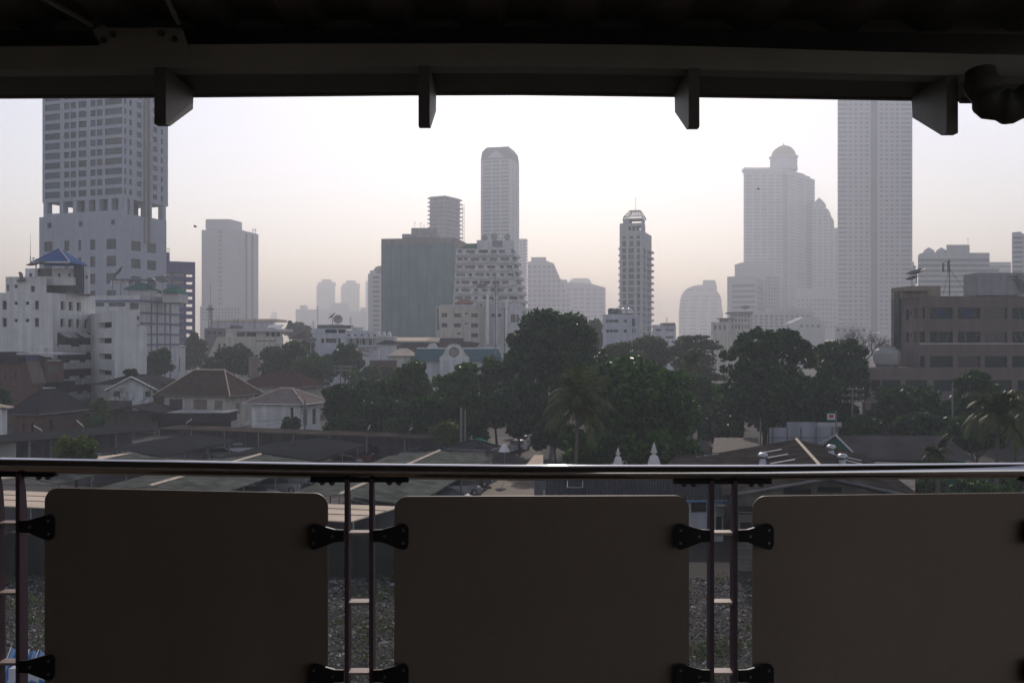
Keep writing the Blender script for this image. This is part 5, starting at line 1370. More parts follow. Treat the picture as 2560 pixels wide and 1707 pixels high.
# ---- cars
def car_proto():
    t = thing('parked_car', 'x', 'car', (0, 0, 0))
    def loft(st, m, name):
        mb = MB(); vs, fs = [], []
        for x, w_, z0, z1, tw in st: vs += [(x, -w_, z0), (x, -tw, z1), (x, tw, z1), (x, w_, z0)]
        for i in range(len(st) - 1):
            for k2 in range(3): fs.append((i * 4 + k2, i * 4 + k2 + 1, (i + 1) * 4 + k2 + 1, (i + 1) * 4 + k2))
        fs += [(3, 2, 1, 0), tuple(len(vs) - 4 + q for q in (0, 1, 2, 3))]
        mb.add(vs, fs); return mb.build(name, m, t)
    loft([(-2.2, .72, .35, .72, .66), (-2.1, .82, .25, .88, .76), (-1.2, .86, .22, .93, .80), (.9, .86, .22, .93, .80), (1.9, .82, .22, .80, .74), (2.2, .70, .35, .62, .62)], M['carw'], 'body')
    loft([(-1.75, .76, .90, .92, .72), (-1.1, .76, .90, 1.36, .60), (.25, .76, .90, 1.40, .60), (1.05, .76, .90, .95, .74)], M['glass'], 'window')
    loft([(-1.0, .60, 1.37, 1.41, .56), (.2, .60, 1.405, 1.45, .56)], M['carw'], 'roof')
    for x in (-1.35, 1.4):
        for y in (-.84, .84):
            mb = MB(); mb.tube([(x, y - .1, .31), (x, y + .1, .31)], .31, 16); wh = mb.build('wheel', M['tyre'], t)
            mb = MB(); mb.tube([(x, y - .11, .31), (x, y + .11, .31)], .18, 12); mb.build('rim', M['tank'], wh)
    for y in (-.6, .6):
        mb = MB(); mb.box(2.10, 2.21, y - .14, y + .14, .52, .66); mb.build('headlight', M['lampclear'], t)
        mb = MB(); mb.box(-2.20, -2.11, y - .12, y + .12, .62, .80); mb.build('tail_light', M['lampred'], t)
    return t
CARS = [(0.9, 131, 70, 'carw', 'white sedan on the lane beyond the small grey-roofed hut'), (1.6, 137.5, 75, 'carg', 'silver car behind the white sedan on the lane'),
        (-17.2, 124, -100, 'card', 'dark hatchback parked facing the viewer beyond the carport ridge'), (-11.4, 120.5, -8, 'carw', 'white car half hidden behind the nearest carport roof'),
        (-5.0, 92.5, 10, 'carg', 'silver car under the right eave of the nearest carport'), (-4.2, 98, 8, 'card', 'dark car second under the right eave of the nearest carport'), (-5.6, 87, 10, 'carb', 'dark blue car nearest under the right eave of the nearest carport'),
        (-22.2, 94, 8, 'carg', 'rounded silver car beside the left-centre carport'), (-21.4, 99.2, 8, 'carg', 'second silver car beyond the rounded one beside the carport'), (-23.0, 89, 8, 'carw', 'pale car nearest beside the left-centre carport'),
        (-18.6, 117, 172, 'carr', 'maroon car with gleaming rear beside the dark carport'), (-19.2, 112.5, 172, 'carg', 'silver car next to the gleaming maroon car'),
        (-35.2, 121, 10, 'card', 'dark car at the end of the dark carport behind the green tree'), (-34.3, 126, 20, 'carw', 'white car by the bend of the perimeter carports'), (-29.5, 124.5, -80, 'carg', 'silver car under the thin perimeter carport'), (-32, 112, 10, 'carb', 'dark blue car between the two dark carports'),
        (-47.5, 117, 60, 'card', 'dark car under the far left perimeter carport'), (-44.5, 121, 60, 'carg', 'silver car under the far left perimeter carport'),
        (46.6, 98.5, 95, 'carr', 'dark red car among bushes at the lower right'), (44.2, 91.5, 95, 'carb', 'blue car roof showing above the right panel'), (24.5, 151, 5, 'carw', 'white van-like car glimpsed behind the glossy round tree')]
proto = car_proto()
for i, (x, y, rz, cm_, lab) in enumerate(CARS):
    c = proto if i == 0 else copy_thing(proto, (x, y, .01))
    c.location = (x, y, .012); c.rotation_euler.z = R(rz); c['label'] = lab; c['group'] = 'cars in the car park'
    for ch in c.children:
        if ch.name.split('.')[0] in ('body', 'roof'):
            if i: ch.data = ch.data.copy()
            ch.data.materials[0] = M[cm_]

# ---- lamp posts with white tubes round the car park
for i, (x0, y0, x1, y1, YY, lab) in enumerate(((84, 1063, 106, 1076, 121, 'leftmost slanted white tube lamp in front of the dark hip house'), (191, 1050, 208, 1065, 124, 'slanted white tube lamp at the right corner of the dark hip house'),
        (480, 1047, 466, 1057, 131, 'slanted white tube lamp before the porch of the hip and gable house'), (622, 1052, 613, 1063, 127, 'slanted white tube lamp left of the small white house'),
        (925, 1062, 920, 1074, 123, 'slanted white tube lamp in front of the dark trees left of centre'), (1031, 1068, 1024, 1075, 120, 'dim tube lamp in front of the dark trees at centre'))):
    t = thing('tube_lamp', lab, 'street lamp', (X(x1, YY), YY, 0), 'tube lamps along the car park wall')
    mb = MB(); q = P(x1, y1, YY); mb.tube([(q.x, YY, 0), q], .05, 6); mb.build('pole', M['concpole'], t)
    mb = MB(); mb.tube([q, P(x0, y0, YY)], .055, 7); mb.build('lamp_tube', M['tubew'], t)
t = thing('street_lamp', 'dark street lamp with a curved arm in front of the pinkish hip roof', 'street lamp', (X(762, 136), 136, 0))
q = P(762, 1000, 136); mb = MB(); mb.tube([(q.x, 136, 0), q], [.13, .10], 8); mb.build('pole', M['steel'], t)
mb = MB(); mb.tube([q, P(759, 992, 136), P(752, 988, 136), P(746, 987, 136)], .04, 6); mb.build('arm', M['steel'], t)
mb = MB(); mb.tube([P(748, 987.5, 136), P(743, 986.5, 136)], [.09, .05], 8); mb.build('lamp_head', M['steel'], t)

# ---- gate hut, parasol
hb = simple_house('gate_hut', 'small hut with a grey hip roof and a teal peak beside the lane', 1107, 1226, 1252, 104, 16, 1126, 1098, 'cream', 'greytile', inset=.42, over=.7, holes=[(0, .35, .45, .5, .8), (0, .6, .72, .5, .8), (1, .3, .6, .35, .8)]); mb = MB(); hip_roof(mb, X(1178, 108), X(1216, 108), 107, 109.6, Z(1104, 108), Z(1094, 108), X(1196, 108), X(1198, 108)); hb.part('ridge_hood', mb, M['greenp']); hb.done()
t = thing('parasol', 'small closed white parasol beside the small grey-roofed hut', 'parasol', (X(1261, 102), 102, 0))
q = P(1261, 1108, 102); mb = MB(); mb.tube([(q.x, 102, 0), q], .03, 6); mb.build('pole', M['steel2'], t)
mb = MB(); mb.lathe((q.x, 102, q.z), [(.62, -.85), (.5, -.6), (.3, -.25), (.03, 0)], 8, False); mb.build('canopy', M['white'], t)
b = Bld('tan_lean_to', 'tan sunlit lean-to roof under the coconut palm', 'shed', (X(1338, 86), 86))
mb = MB(); mb.hexa([P(1312, 1168, 84), P(1358, 1168, 84), P(1358, 1139, 90), P(1336, 1139, 90)] + [v + Vector((0, 0, .08)) for v in (P(1312, 1168, 84), P(1358, 1168, 84), P(1358, 1139, 90), P(1336, 1139, 90))]); b.part('roof', mb, M['beigeroof'])
mb = MB(); mb.box(X(1336, 88), X(1356, 88), 86, 89, 0, 3.0); b.part('wall', mb, M['darkc']); b.done()

# ================================================================= TEMPLE ROOFS, LOWER RIGHT
def stupa(label, px, ytip, Yd, s):
    c = (X(px, Yd), Yd, 0); zt = Z(ytip, Yd)
    t = thing('stupa', label, 'stupa', c, 'white stupas')
    mb = MB(); zb = zt - 3.9 * s
    for i, r_ in enumerate((1.9, 1.6, 1.3)): mb.lathe(c, [(r_ * s * 1.2, zb * i / 3 + (0 if i == 0 else .001)), (r_ * s * 1.2, zb * (i + 1) / 3)], 4, False, .5)
    mb.build('base', M['stupa'], t)
    mb = MB(); mb.lathe((c[0], c[1], zb), [(1.0 * s, 0), (1.02 * s, .3 * s), (.86 * s, 1.0 * s), (.66 * s, 1.7 * s), (.50 * s, 2.05 * s), (.22 * s, 2.25 * s)], 20); mb.build('bell', M['stupa'], t)
    mb = MB(); pr = [(.22 * s, 2.2 * s), (.26 * s, 2.45 * s), (.48 * s, 2.55 * s), (.44 * s, 2.7 * s)]
    z = 2.75
    for i in range(6):
        r_ = (.40 - .055 * i) * s; pr += [(r_ * .5, z * s), (r_, (z + .06) * s), (r_, (z + .11) * s), (r_ * .5, (z + .165) * s)]; z += .17
    pr += [(.06 * s, z * s), (.02 * s, 3.9 * s)]
    mb.lathe((c[0], c[1], zb), pr, 14); mb.build('spire', M['stupa'], t)
stupa('bell-shaped white stupa with a ringed spire above the rail', 1635, 1105, 82, .62)
stupa('thin white stupa spire left of the bell-shaped one', 1545, 1118, 82, .42)
def corrugated(mb, a, b_, up, n, amp, th=.03):        # sheet from edge a-b, slope vector up
    a, b_, up = Vector(a), Vector(b_), Vector(up); d = (b_ - a); nrm = d.cross(up).normalized()
    if nrm.z < 0: nrm = -nrm
    vs, fs = [], []
    for i in range(n * 4 + 1):
        t_ = i / (n * 4); o = nrm * amp * math.sin(i * math.pi / 2)
        p0 = a + d * t_ + o; vs += [p0, p0 + up]
    for i in range(n * 4): fs.append((2 * i, 2 * i + 2, 2 * i + 3, 2 * i + 1))
    mb.add(vs, fs)
b = Bld('corrugated_roof_house', 'low house with a dark corrugated roof and blue gutter just below the rail', 'house', (8, 70))
mb = MB(); a, c = Vector((X(1362, 70), 70, 3.05)), Vector((X(1824, 70), 70, 3.05)); up = Vector((.3, 4.2, 1.55)); corrugated(mb, a, c, up, 62, .07)
e = a + up; g_ = c + up; corrugated(mb, g_, e, Vector((.3, 4.2, -1.55)), 40, .07); b.part('roof', mb, M['corr'])
mb = MB(); mb.tube([a + Vector((0, -.1, -.1)), c + Vector((0, -.1, -.1))], .08, 6); b.part('gutter', mb, M['bluep'])
mb = MB(); v = a.lerp(c, .12) + up * .35 + Vector((0, 0, .12)); w2 = Vector((1.1, 0, 0)); u2 = up * .28
for p0, p1 in ((v, v + w2), (v + w2, v + w2 + u2), (v + w2 + u2, v + u2), (v + u2, v)): mb.tube([p0, p1], .035, 5)
b.part('skylight_frame', mb, M['steel2'])
pts = [Vector((a.x + .3, 70.7)), Vector((c.x - .3, 70.7))]; f_ = Face(*pts)
b.body(pts, 3.2, M['bluewhite'], [M['void'], M['glass']], {0: [f_.rect(1728, 1768, 1256, 1281), f_.rect(1790, 1818, 1290, 1340), f_.rect(1560, 1640, 1262, 1300), f_.rect(1420, 1500, 1262, 1300)]}, back=7, rec=.4); b.done()
mb = MB(); mb.box(0, 0, 0, 0, 0, 0)
t = thing('water_drum', 'dull grey drum hanging under the blue gutter between two posts', 'drum', P(1803, 1290, 69.2))
c = P(1803, 1275, 69.3); mb = MB(); mb.tube([c + Vector((0, 0, -.35)), c + Vector((0, 0, .35))], [.33, .33], 16); mb.build('drum', M['gallery'], t)
mb = MB(); mb.tube([P(1790, 1262, 69.2), P(1788, 1282, 69.2)], .03, 5); mb.tube([P(1814, 1262, 69.2), P(1817, 1288, 69.2)], .03, 5); mb.build('strap', M['bluep'], t)
t = thing('white_board', 'small white board standing on the corrugated roof behind a post', 'board', P(1820, 1220, 70.4))
mb = MB(); box(mb, 1812, 1826, 1206, 1220, 70.6, 70.7); mb.build('board', M['white'], t)
mb = MB(); box(mb, 1818, 1820, 1220, 1252, 70.6, 70.68); mb.build('pole', M['bluep'], t)
# big hall roof with turbine vents
b = Bld('turbine_roof_hall', 'old hall with a shallow dark roof, pale skylight strips and three turbine vents', 'hall', (20, 70))
ra, rb = Vector((19.2, 60)), Vector((24.0, 84)); d = (rb - ra).normalized(); n = Vector((d.y, -d.x)); zr = 6.0
mb = MB()
for sg, hw, ze in ((-1, 6.4, 4.7), (1, 5.4, 4.82)):
    p = [ra, rb, rb + n * sg * hw, ra + n * sg * hw]; hi = [Vector((q.x, q.y, z)) for q, z in zip(p, (zr, zr, ze, ze))]; lo = [v - Vector((0, 0, .12)) for v in hi]
    mb.hexa(lo + hi if sg < 0 else lo[::-1] + hi[::-1])
rf = b.part('roof', mb, M['oldroof'])
mb = MB(); h = n * .13; mb.prism([(ra.x - h.x, ra.y - h.y, zr + .01), (ra.x + h.x, ra.y + h.y, zr + .01), (ra.x, ra.y, zr + .13)], (rb.x - ra.x, rb.y - ra.y, 0)); mb.build('ridge_cap', M['ridge'], rf)
def onroof(u, s_):                                      # u along ridge from the near gable, s across (+ right)
    q = ra + d * u + n * s_; return Vector((q.x, q.y, zr - (1.3 / 6.4 if s_ < 0 else 1.18 / 5.4) * abs(s_)))
for u, s0, s1 in ((18.5, -3.1, -1.6), (14.6, -3.0, -1.4), (10.8, -2.9, -1.2), (17, 2.0, 4.2), (14, 2.1, 4.0), (10.5, 2.4, 4.4)):
    mb = MB(); q0, q1 = onroof(u, s0), onroof(u, s1); w2 = Vector((d.x * .4, d.y * .4, 0)); z2 = Vector((0, 0, .02))
    mb.hexa([q0 + z2, q1 + z2, q1 + w2 + z2, q0 + w2 + z2, q0 + z2 * 2, q1 + z2 * 2, q1 + w2 + z2 * 2, q0 + w2 + z2 * 2]); mb.build('skylight_strip', M['pale'], rf)
f_ = Face(ra - n * 5.8, ra + n * 5.0); f_ = Face((f_.a.x, f_.a.y + .5), (f_.b.x, f_.b.y + .5))
b.body([f_.a, f_.b], 4.7, M['gallery'], M['void'], {0: [(.5, 1.8, 3.5, 4.0), (1.9, 3.3, 4.0, 4.45), (3.7, 6.0, 4.25, 4.65), (6.3, 8.4, 4.2, 4.6), (.6, 2.2, 2.4, 3.0), (4, 9, 1.6, 2.5)]}, back=20, rec=.3)
mb = MB(); mb.prism([f_.pt(0, 4.69), f_.pt(f_.w, 4.69), f_.pt(f_.w / 2, 5.8)], (0, .2, 0)); b.part('gable', mb, M['gallery'])
for u0, u1, z0, z1 in ((3.2, 4.8, 4.85, 5.2), (5.2, 6.6, 5.0, 5.35)):
    mb = MB(); mb.fbox(f_, u0, u1, z0, z1, .005, .05); b.part('gable_opening', mb, M['void'])
mb = MB()
for i in range(7): mb.fbox(f_, 0, f_.w, .3 + i * .55, .36 + i * .55, .01, .06)
b.part('weather_board', mb, M['darkc'])
mb = MB()
for sg in (-1, 1): mb.tube([Vector((ra.x, ra.y - .05, zr - .1)), Vector(((ra + n * sg * 5.6).x, (ra + n * sg * 5.6).y - .05, 4.76))], .1, 5)
b.part('barge_board', mb, M['darkc']); b.done()
t0 = None
for i, (px, py, YY, lab) in enumerate(((1907, 1158, 72, 'shiny turbine vent at the left side of the old hall roof'), (2078, 1136, 77, 'shiny turbine vent farthest along the right slope of the old hall roof'), (2106, 1161, 70.5, 'shiny turbine vent nearest on the right slope of the old hall roof'))):
    if i == 0:
        t = thing('turbine_vent', lab, 'roof vent', (0, 0, 0), 'turbine vents on the old hall roof')
        mb = MB(); mb.lathe((0, 0, 0), [(.30, -.25), (.24, .15), (.2, .34)], 14); mb.build('neck', M['bluewhite'], t)
        mb = MB(); mb.lathe((0, 0, .34), [(.2, 0), (.33, .06), (.38, .2), (.34, .34), (.2, .42), (.02, .44)], 22); mb.build('turbine_head', M['tank'], t)
        t0 = t
    else: t = copy_thing(t0, (0, 0, 0), label=lab)
    q = P(px, py, YY); t.location = q
# neighbours
b = Bld('low_dark_roofs', 'low sloping dark roof between the white stupas and the old hall', 'shed', (14, 90))
mb = MB(); mb.hexa([P(1660, 1172, 78), P(1830, 1172, 80), P(1850, 1134, 92), P(1690, 1140, 92)] + [v + Vector((0, 0, .15)) for v in (P(1660, 1172, 78), P(1830, 1172, 80), P(1850, 1134, 92), P(1690, 1140, 92))]); b.part('roof', mb, M['oldroof'])
for i in range(3):
    mb = MB(); p0, p1 = P(1740 + 20 * i, 1146 - 3 * i, 88.2 + i), P(1790 + 25 * i, 1148 - 3 * i, 87.9 + i)
    mb.tube([p0 + Vector((0, 0, .16)), p1 + Vector((0, 0, .16))], .04, 4); b.part('skylight_strip', mb, M['pale'])
mb = MB(); mb.box(X(1690, 90), X(1830, 90), 89, 91, 0, 3.3); b.part('wall', mb, M['darkc']); b.done()
b = Bld('tile_screen_roof', 'faded brown tiled roof with a grid pattern behind the low dark roof', 'shed', (X(1840, 104), 104))
mb = MB(); mb.hexa([P(1780, 1134, 100), P(1900, 1134, 100), P(1895, 1096, 110), P(1786, 1096, 110)] + [v + Vector((0, 0, .1)) for v in (P(1780, 1134, 100), P(1900, 1134, 100), P(1895, 1096, 110), P(1786, 1096, 110))]); b.part('roof', mb, M['lattice'])
mb = MB(); mb.box(X(1785, 106), X(1896, 106), 104, 109, 0, 3.0); b.part('wall', mb, M['brick']); b.done()
b = Bld('corrugated_long_roof', 'long grey corrugated roof with a white-edged gable before the palms', 'shed', (X(2250, 92), 92))
mb = MB(); a, c = P(2152, 1150, 90), P(2440, 1150, 90); up = Vector((-.6, 5, 1.75)); corrugated(mb, a, c, up, 48, .06); corrugated(mb, c + up, a + up, Vector((-.4, 4, -1.6)), 40, .06); b.part('roof', mb, M['corr2'])
mb = MB(); pk = a + up; mb.tube([a + Vector((-.05, 0, .05)), pk + Vector((-.05, 0, .05))], .09, 5); mb.tube([pk + Vector((-.05, 0, .05)), pk + Vector((-1.6, 2.6, -1.5))], .09, 5); b.part('barge_board', mb, M['pale'])
mb = MB(); mb.prism([a + Vector((.15, 0, -.1)), pk + Vector((.1, 0, -.1)), pk + Vector((-.3, 4, -1.6)), Vector((pk.x - .3, pk.y + 4, 0)), Vector((a.x + .15, a.y, 0))], (.2, 0, 0)); mb.box(a.x + .4, c.x, 92, 98, 0, 3.2); b.part('wall', mb, M['greenp']); b.done()
b = Bld('white_hoarding', 'tall white sheet metal hoarding with stepped top behind the old hall', 'fence', (X(2000, 112), 112))
mb = MB(); box(mb, 1924, 1968, 1069, 1125, 112, 112.2); b.part('sheet', mb, M['hoard'])
mb = MB(); box(mb, 1968.2, 2042, 1055, 1125, 112, 112.2); b.part('sheet', mb, M['hoard'])
mb = MB(); box(mb, 2042.2, 2092, 1066, 1125, 112, 112.2); b.part('sheet', mb, M['hoard'])
mb = MB(); box(mb, 2044, 2104, 1056, 1065.5, 112.3, 112.5)
for px in (2050, 2060, 2072, 2084, 2096): q = P(px, 1060.5, 112.28); mb.tube([q, q + Vector((0, -.04, 0))], .16, 8)
b.part('perforated_top', mb, M['pale'])
mb = MB()
for px in (1932, 1968, 2002, 2040, 2080): box(mb, px, px + 1.4, 1069, 1125, 111.85, 111.95)
box(mb, 1924, 2092, 1093, 1094.5, 111.8, 111.84); b.part('frame_bar', mb, M['darkc']); b.done()
t = thing('sign_pole', 'pole sign with a green framed white board and a red mark above the hoarding', 'sign', (X(2090, 110), 110, 0))
q = P(2090, 1026, 110); mb = MB(); mb.tube([(q.x, 110, 0), q], .09, 6); mb.build('pole', M['concpole'], t)
mb = MB(); box(mb, 2066, 2090, 1030, 1052, 110.05, 110.12); bd = mb.build('board_frame', M['greenp'], t)
mb = MB(); box(mb, 2068.5, 2087.5, 1034, 1049, 110.0, 110.045); mb.build('board', M['white'], bd)
mb = MB(); box(mb, 2073, 2084, 1036.5, 1044, 109.95, 109.995); mb.build('red_mark', M['red'], bd)

# ---- utility poles and wires
def upole(label, px, yt, Yd, arms, wide=2.2, m='concpole', r=.16, name='utility_pole'):
    t = thing(name, label, 'utility pole', (X(px, Yd), Yd, 0), 'concrete utility poles')
    q = P(px, yt, Yd); mb = MB(); mb.tube([(q.x, Yd, 0), q], [r, r * .7], 8); mb.build('pole', M[m], t)
    for i in range(arms):
        mb = MB(); z = q.z - .25 - i * .75; mb.box(q.x - wide / 2, q.x + wide / 2, Yd - .22, Yd - .12, z - .06, z + .06); ar = mb.build('crossarm', M['concpole'], t)
        mb = MB()
        for s_ in (-.9, -.3, .3, .9): mb.lathe((q.x + s_ * wide / 2, Yd - .17, z + .06), [(.05, 0), (.07, .1), (.03, .2)], 7)
        mb.build('insulator', M['bluewhite'], ar)
    return t
upole('crossarmed pole left of the brown office building', 2131, 968, 122, 3, 2.8)
upole('pole with a lamp bracket before the brown office building', 2204, 985, 124, 1)
upole('thin tall pole in front of the brown office building near the palms', 2381, 955, 108, 0, r=.11)
upole('short pole left of the white hoarding', 1901, 1044, 116, 0, r=.10)
upole('left of two leaning grey poles in the dark trees at centre', 1153, 1019, 112, 0, r=.17)
upole('right of two leaning grey poles in the dark trees at centre', 1163, 1024, 114, 0, r=.13)
upole('left twin pole below the white blue-tinted flats', 851, 913, 200, 2, 2.6)
upole('right twin pole below the white blue-tinted flats', 875, 914, 200, 2, 2.6)
upole('bare pole left of the tall mast before the white office block', 1261, 770, 220, 1)
t = thing('transformer_mast', 'tall dark pole with aerial cage and blue transformers before the white office block', 'utility pole', (X(1239, 225), 225, 0))
q = P(1239, 684, 225); mb = MB(); mb.tube([(q.x, 225, 0), q], [.22, .05], 8); mb.build('pole', M['steel'], t)
mb = MB()
for i in range(7): a = i * .9; mb.tube([P(1239 + 9 * math.cos(a), 706 + i, 225), P(1239 + 9 * math.cos(a), 728 + i, 225)], .05, 5); mb.tube([P(1239, 712 + i * 2, 225), P(1239 + 9 * math.cos(a), 712 + i * 2, 225)], .04, 4)
mb.build('aerial_cage', M['steel'], t)
mb = MB(); box(mb, 1230, 1253, 749, 750.5, 224.6, 224.8); box(mb, 1236, 1248, 757, 758.5, 224.6, 224.8); mb.build('crossarm', M['concpole'], t)
for px in (1233, 1249): mb = MB(); c = P(px, 792, 224.6); mb.lathe(c, [(.35, 0), (.38, .1), (.38, .6), (.3, .7)], 10); mb.build('transformer', M['blue'], t)
def wire(label, a, b_, sag, m='steel', r=.02):
    a, b_ = Vector(a), Vector(b_); mb = MB()
    mb.tube([a.lerp(b_, i / 14) - Vector((0, 0, sag * 4 * (i / 14) * (1 - i / 14))) for i in range(15)], r, 4)
    tag(mb.build('power_cable', M[m]), label, 'cable', 'overhead power cables')
wire('upper overhead cable between the two poles left of the brown office building', P(2131, 975, 121.8), P(2204, 990, 123.8), .8)
wire('lower sagging yellowish cable left of the brown office building', P(2133, 986, 121.8), P(2230, 982, 126), 1.1, 'ridge', .03)
wire('overhead cable from the street lamp towards the hip and gable house', P(762, 1030, 136), P(600, 1062, 140), .8)
wire('overhead cable above it from the street lamp to the left', P(762, 1022, 136), P(610, 1048, 142), .8)
for i in range(5):
    wire(('topmost', 'second', 'third', 'fourth', 'lowest')[i] + ' of the five cables crossing the white wall of the pink-roofed house', P(640, 1035 + 5 * i, 147), P(762, 1008 + 6 * i, 136.2), .35, 'steel', .022)
wire('overhead cable linking the twin poles below the white flats', P(851, 920, 199.8), P(875, 920, 199.8), .1)
# ---- blue market awning at the lower left corner
b = Bld('blue_awning_stall', 'stall with a blue striped roof at the bottom left corner below the platform', 'stall', (-21.2, 41))
mb = MB(); a, c = P(-10, 1722, 40), P(160, 1744, 39); up = Vector((-.6, 2.4, .9)); corrugated(mb, a, c, up, 9, .05); b.part('roof', mb, M['bluep'])
mb = MB()
for i in range(8): p0 = a.lerp(c, i / 7) + Vector((0, 0, .07)); mb.tube([p0, p0 + up], .022, 4)
mb.tube([a, c], .06, 5); b.part('white_stripe', mb, M['white'])
mb = MB()
for v in (a, c, a + up, c + up): mb.tube([(v.x, v.y, 0), v], .05, 6)
b.part('pole', mb, M['steel2'])
mb = MB(); mb.box(a.x + .4, c.x - .4, 40.2, 41.4, 0, .9); b.part('counter', mb, M['pale']); b.done()
# ---- birds
for px, py, YY, s_, lab in ((488, 567, 130, .32, 'small dark bird flying left of the grey slab tower'), (1896, 473, 140, .26, 'small dark bird flying in front of the dome tower')):
    t = thing('bird', lab, 'bird', P(px, py, YY), 'flying birds'); c = P(px, py, YY)
    mb = MB(); mb.tube([c + Vector((-s_ * .7, 0, -.02)), c + Vector((-s_ * .3, 0, 0)), c + Vector((s_ * .2, 0, .02)), c + Vector((s_ * .6, 0, .05)), c + Vector((s_ * .8, 0, .03))], [.01, .08 * s_ * 3, .1 * s_ * 3, .06 * s_ * 3, .01], 8); mb.build('body', M['bird'], t)
    for sg in (-1, 1):
        mb = MB(); mb.prism([c + Vector((s_ * .3, 0, .03)), c + Vector((s_ * .1, sg * s_ * .7, s_ * .55)), c + Vector((-s_ * .4, sg * s_ * 1.3, s_ * .35)), c + Vector((-s_ * .2, sg * s_ * .3, .02))], (0, 0, .015)); mb.build('wing', M['bird'], t)

# ================================================================= VEGETATION
rng = np.random.default_rng(11)
def leaf_obj(name, Pn, size, m, parent, up=0.0, aspect=.55):
    n = len(Pn)
    a = rng.normal(size=(n, 3)); a[:, 2] -= up; a /= np.linalg.norm(a, axis=1)[:, None]
    c = rng.normal(size=(n, 3)); b = np.cross(a, c); b /= np.linalg.norm(b, axis=1)[:, None]
    s = size * rng.uniform(.6, 1.35, (n, 1))
    a, b = a * s, b * s * aspect
    nrm = np.cross(a, b); nrm /= np.linalg.norm(nrm, axis=1)[:, None]
    o = np.array(ORG[parent.name])
    Pn = Pn - o
    v = np.empty((n, 4, 3))
    v[:, 0] = Pn - a * .5; v[:, 1] = Pn + b * .5 + nrm * s * .08; v[:, 2] = Pn + a * .5; v[:, 3] = Pn - b * .5 + nrm * s * .08
    me = bpy.data.meshes.new(name)
    me.vertices.add(n * 4); me.vertices.foreach_set('co', v.reshape(-1).astype(np.float32))
    me.loops.add(n * 4); me.loops.foreach_set('vertex_index', np.arange(n * 4, dtype=np.int32))
    me.polygons.add(n); me.polygons.foreach_set('loop_start', np.arange(0, n * 4, 4, dtype=np.int32)); me.polygons.foreach_set('loop_total', np.full(n, 4, dtype=np.int32))
    me.materials.append(m); me.update(calc_edges=True)
    ob = bpy.data.objects.new(name, me)
    return link(ob, parent)
def cluster_pts(cen, rad, n):
    d = rng.normal(size=(n, 3)); d /= np.linalg.norm(d, axis=1)[:, None]
    r = rng.uniform(.35, 1.0, (n, 1)) ** .6
    return cen + d * r * np.array(rad)
def tree(name, label, cx, yt, yb, hw, Y, lm, n=6000, leaf=.5, ncl=34, cl=.30, flatk=.75, depth=.8, shape='dome', bark='bark', group='trees between the houses', trunk_r=None, fill=.55, tuft=False):
    zc0, zc1 = max(Z(yb, Y), .6), Z(yt, Y)
    Rx = hw * Y / F; Rz = (zc1 - zc0) / 2; c = np.array([X(cx, Y), Y, (zc0 + zc1) / 2])
    t = thing(name, label, 'tree', (c[0], Y, 0), group)
    cs = []
    for i in range(ncl):
        an = rng.uniform(0, 2 * math.pi); zz = rng.uniform(-.92, 1.0) if rng.random() < .72 else rng.uniform(.3, 1.0)
        rh = math.sqrt(max(0, 1 - zz * zz)) if zz > 0 else 1.0 - .12 * abs(zz)
        if shape == 'cone': rh = .95 - .8 * max(zz, 0) if zz > 0 else 1.0
        k = rng.uniform(.62, .86) if rng.random() > .2 else rng.uniform(.1, .55)
        if tuft: k = rng.uniform(.84, 1.0) if rng.random() > .3 else rng.uniform(.4, .8)
        d = np.array([math.cos(an) * rh, math.sin(an) * rh, zz])
        if rng.random() < .5 and d[1] > 0: d[1] = -d[1]
        cs.append((c + np.array([d[0] * Rx * k, d[1] * Rx * depth * k, d[2] * Rz * min(.95 if tuft else .84, k + .1)]), rng.uniform(.7, 1.25)))
    pts = []
    if Y < 160: leaf, n = leaf * 1.3, int(n * .72)
    per = int(n / ncl)
    for q, s in cs:
        rr = Rx * cl * s
        pts.append(cluster_pts(q, (rr, rr, rr * flatk), int(per * s)))
    pts.append(cluster_pts(c, (Rx * .70, Rx * .6 * depth, Rz * .70), int(n * fill * .55)))
    pts = np.concatenate(pts); pts[:, 2] = np.maximum(pts[:, 2], .4)
    leaf_obj('crown', pts, leaf, lm, t, .35)
    tr = trunk_r or max(.14, Rx * .05)
    mb = MB(); base = Vector((c[0], Y, 0)); top = Vector((c[0] + rng.uniform(-.4, .4), Y, zc0 + Rz * .9))
    mb.tube([base, base.lerp(top, .5) + Vector((rng.uniform(-.2, .2), rng.uniform(-.2, .2), 0)), top], [tr, tr * .75, tr * .4], 9)
    for i in range(min(9, ncl)):
        q = Vector(cs[i * (ncl // 9 or 1) % ncl][0]); st = base.lerp(top, rng.uniform(.5, .95))
        mb.tube([st, st.lerp(q, .5) + Vector((0, 0, -.15)), q], [tr * .42, tr * .25, tr * .1], 6)
    mb.build('trunk', M[bark], t)
    return t
# middle of the picture
tree('round_tree', 'tallest round dark tree in the centre, its dome rising above the rooftops', 1382, 764, 1010, 130, 135, L['dark'], 15000, .62, 60, .24, depth=.9)
tree('leafy_tree', 'broad glossy-leaved tree right of the coconut palm, hiding the lane', 1590, 888, 1172, 178, 104, L['gloss'], 17000, .52, 64, .22, group='trees behind the temple')
tree('bushy_tree', 'dark bushy tree just right of the small white house', 852, 957, 1085, 62, 136, L['dark'], 6500, .5, 30)
tree('bushy_tree', 'loose pale-leaved tree behind the bushy one right of the small white house', 935, 938, 1080, 60, 143, L['mid'], 5500, .5, 26)
tree('bushy_tree', 'tree with a pointed top below the left end of the teal roof', 1030, 884, 1085, 72, 140, L['mid'], 7500, .5, 34, shape='cone')
tree('bushy_tree', 'dense tree below the curved white gable', 1142, 903, 1085, 84, 134, L['mid'], 8500, .5, 38)
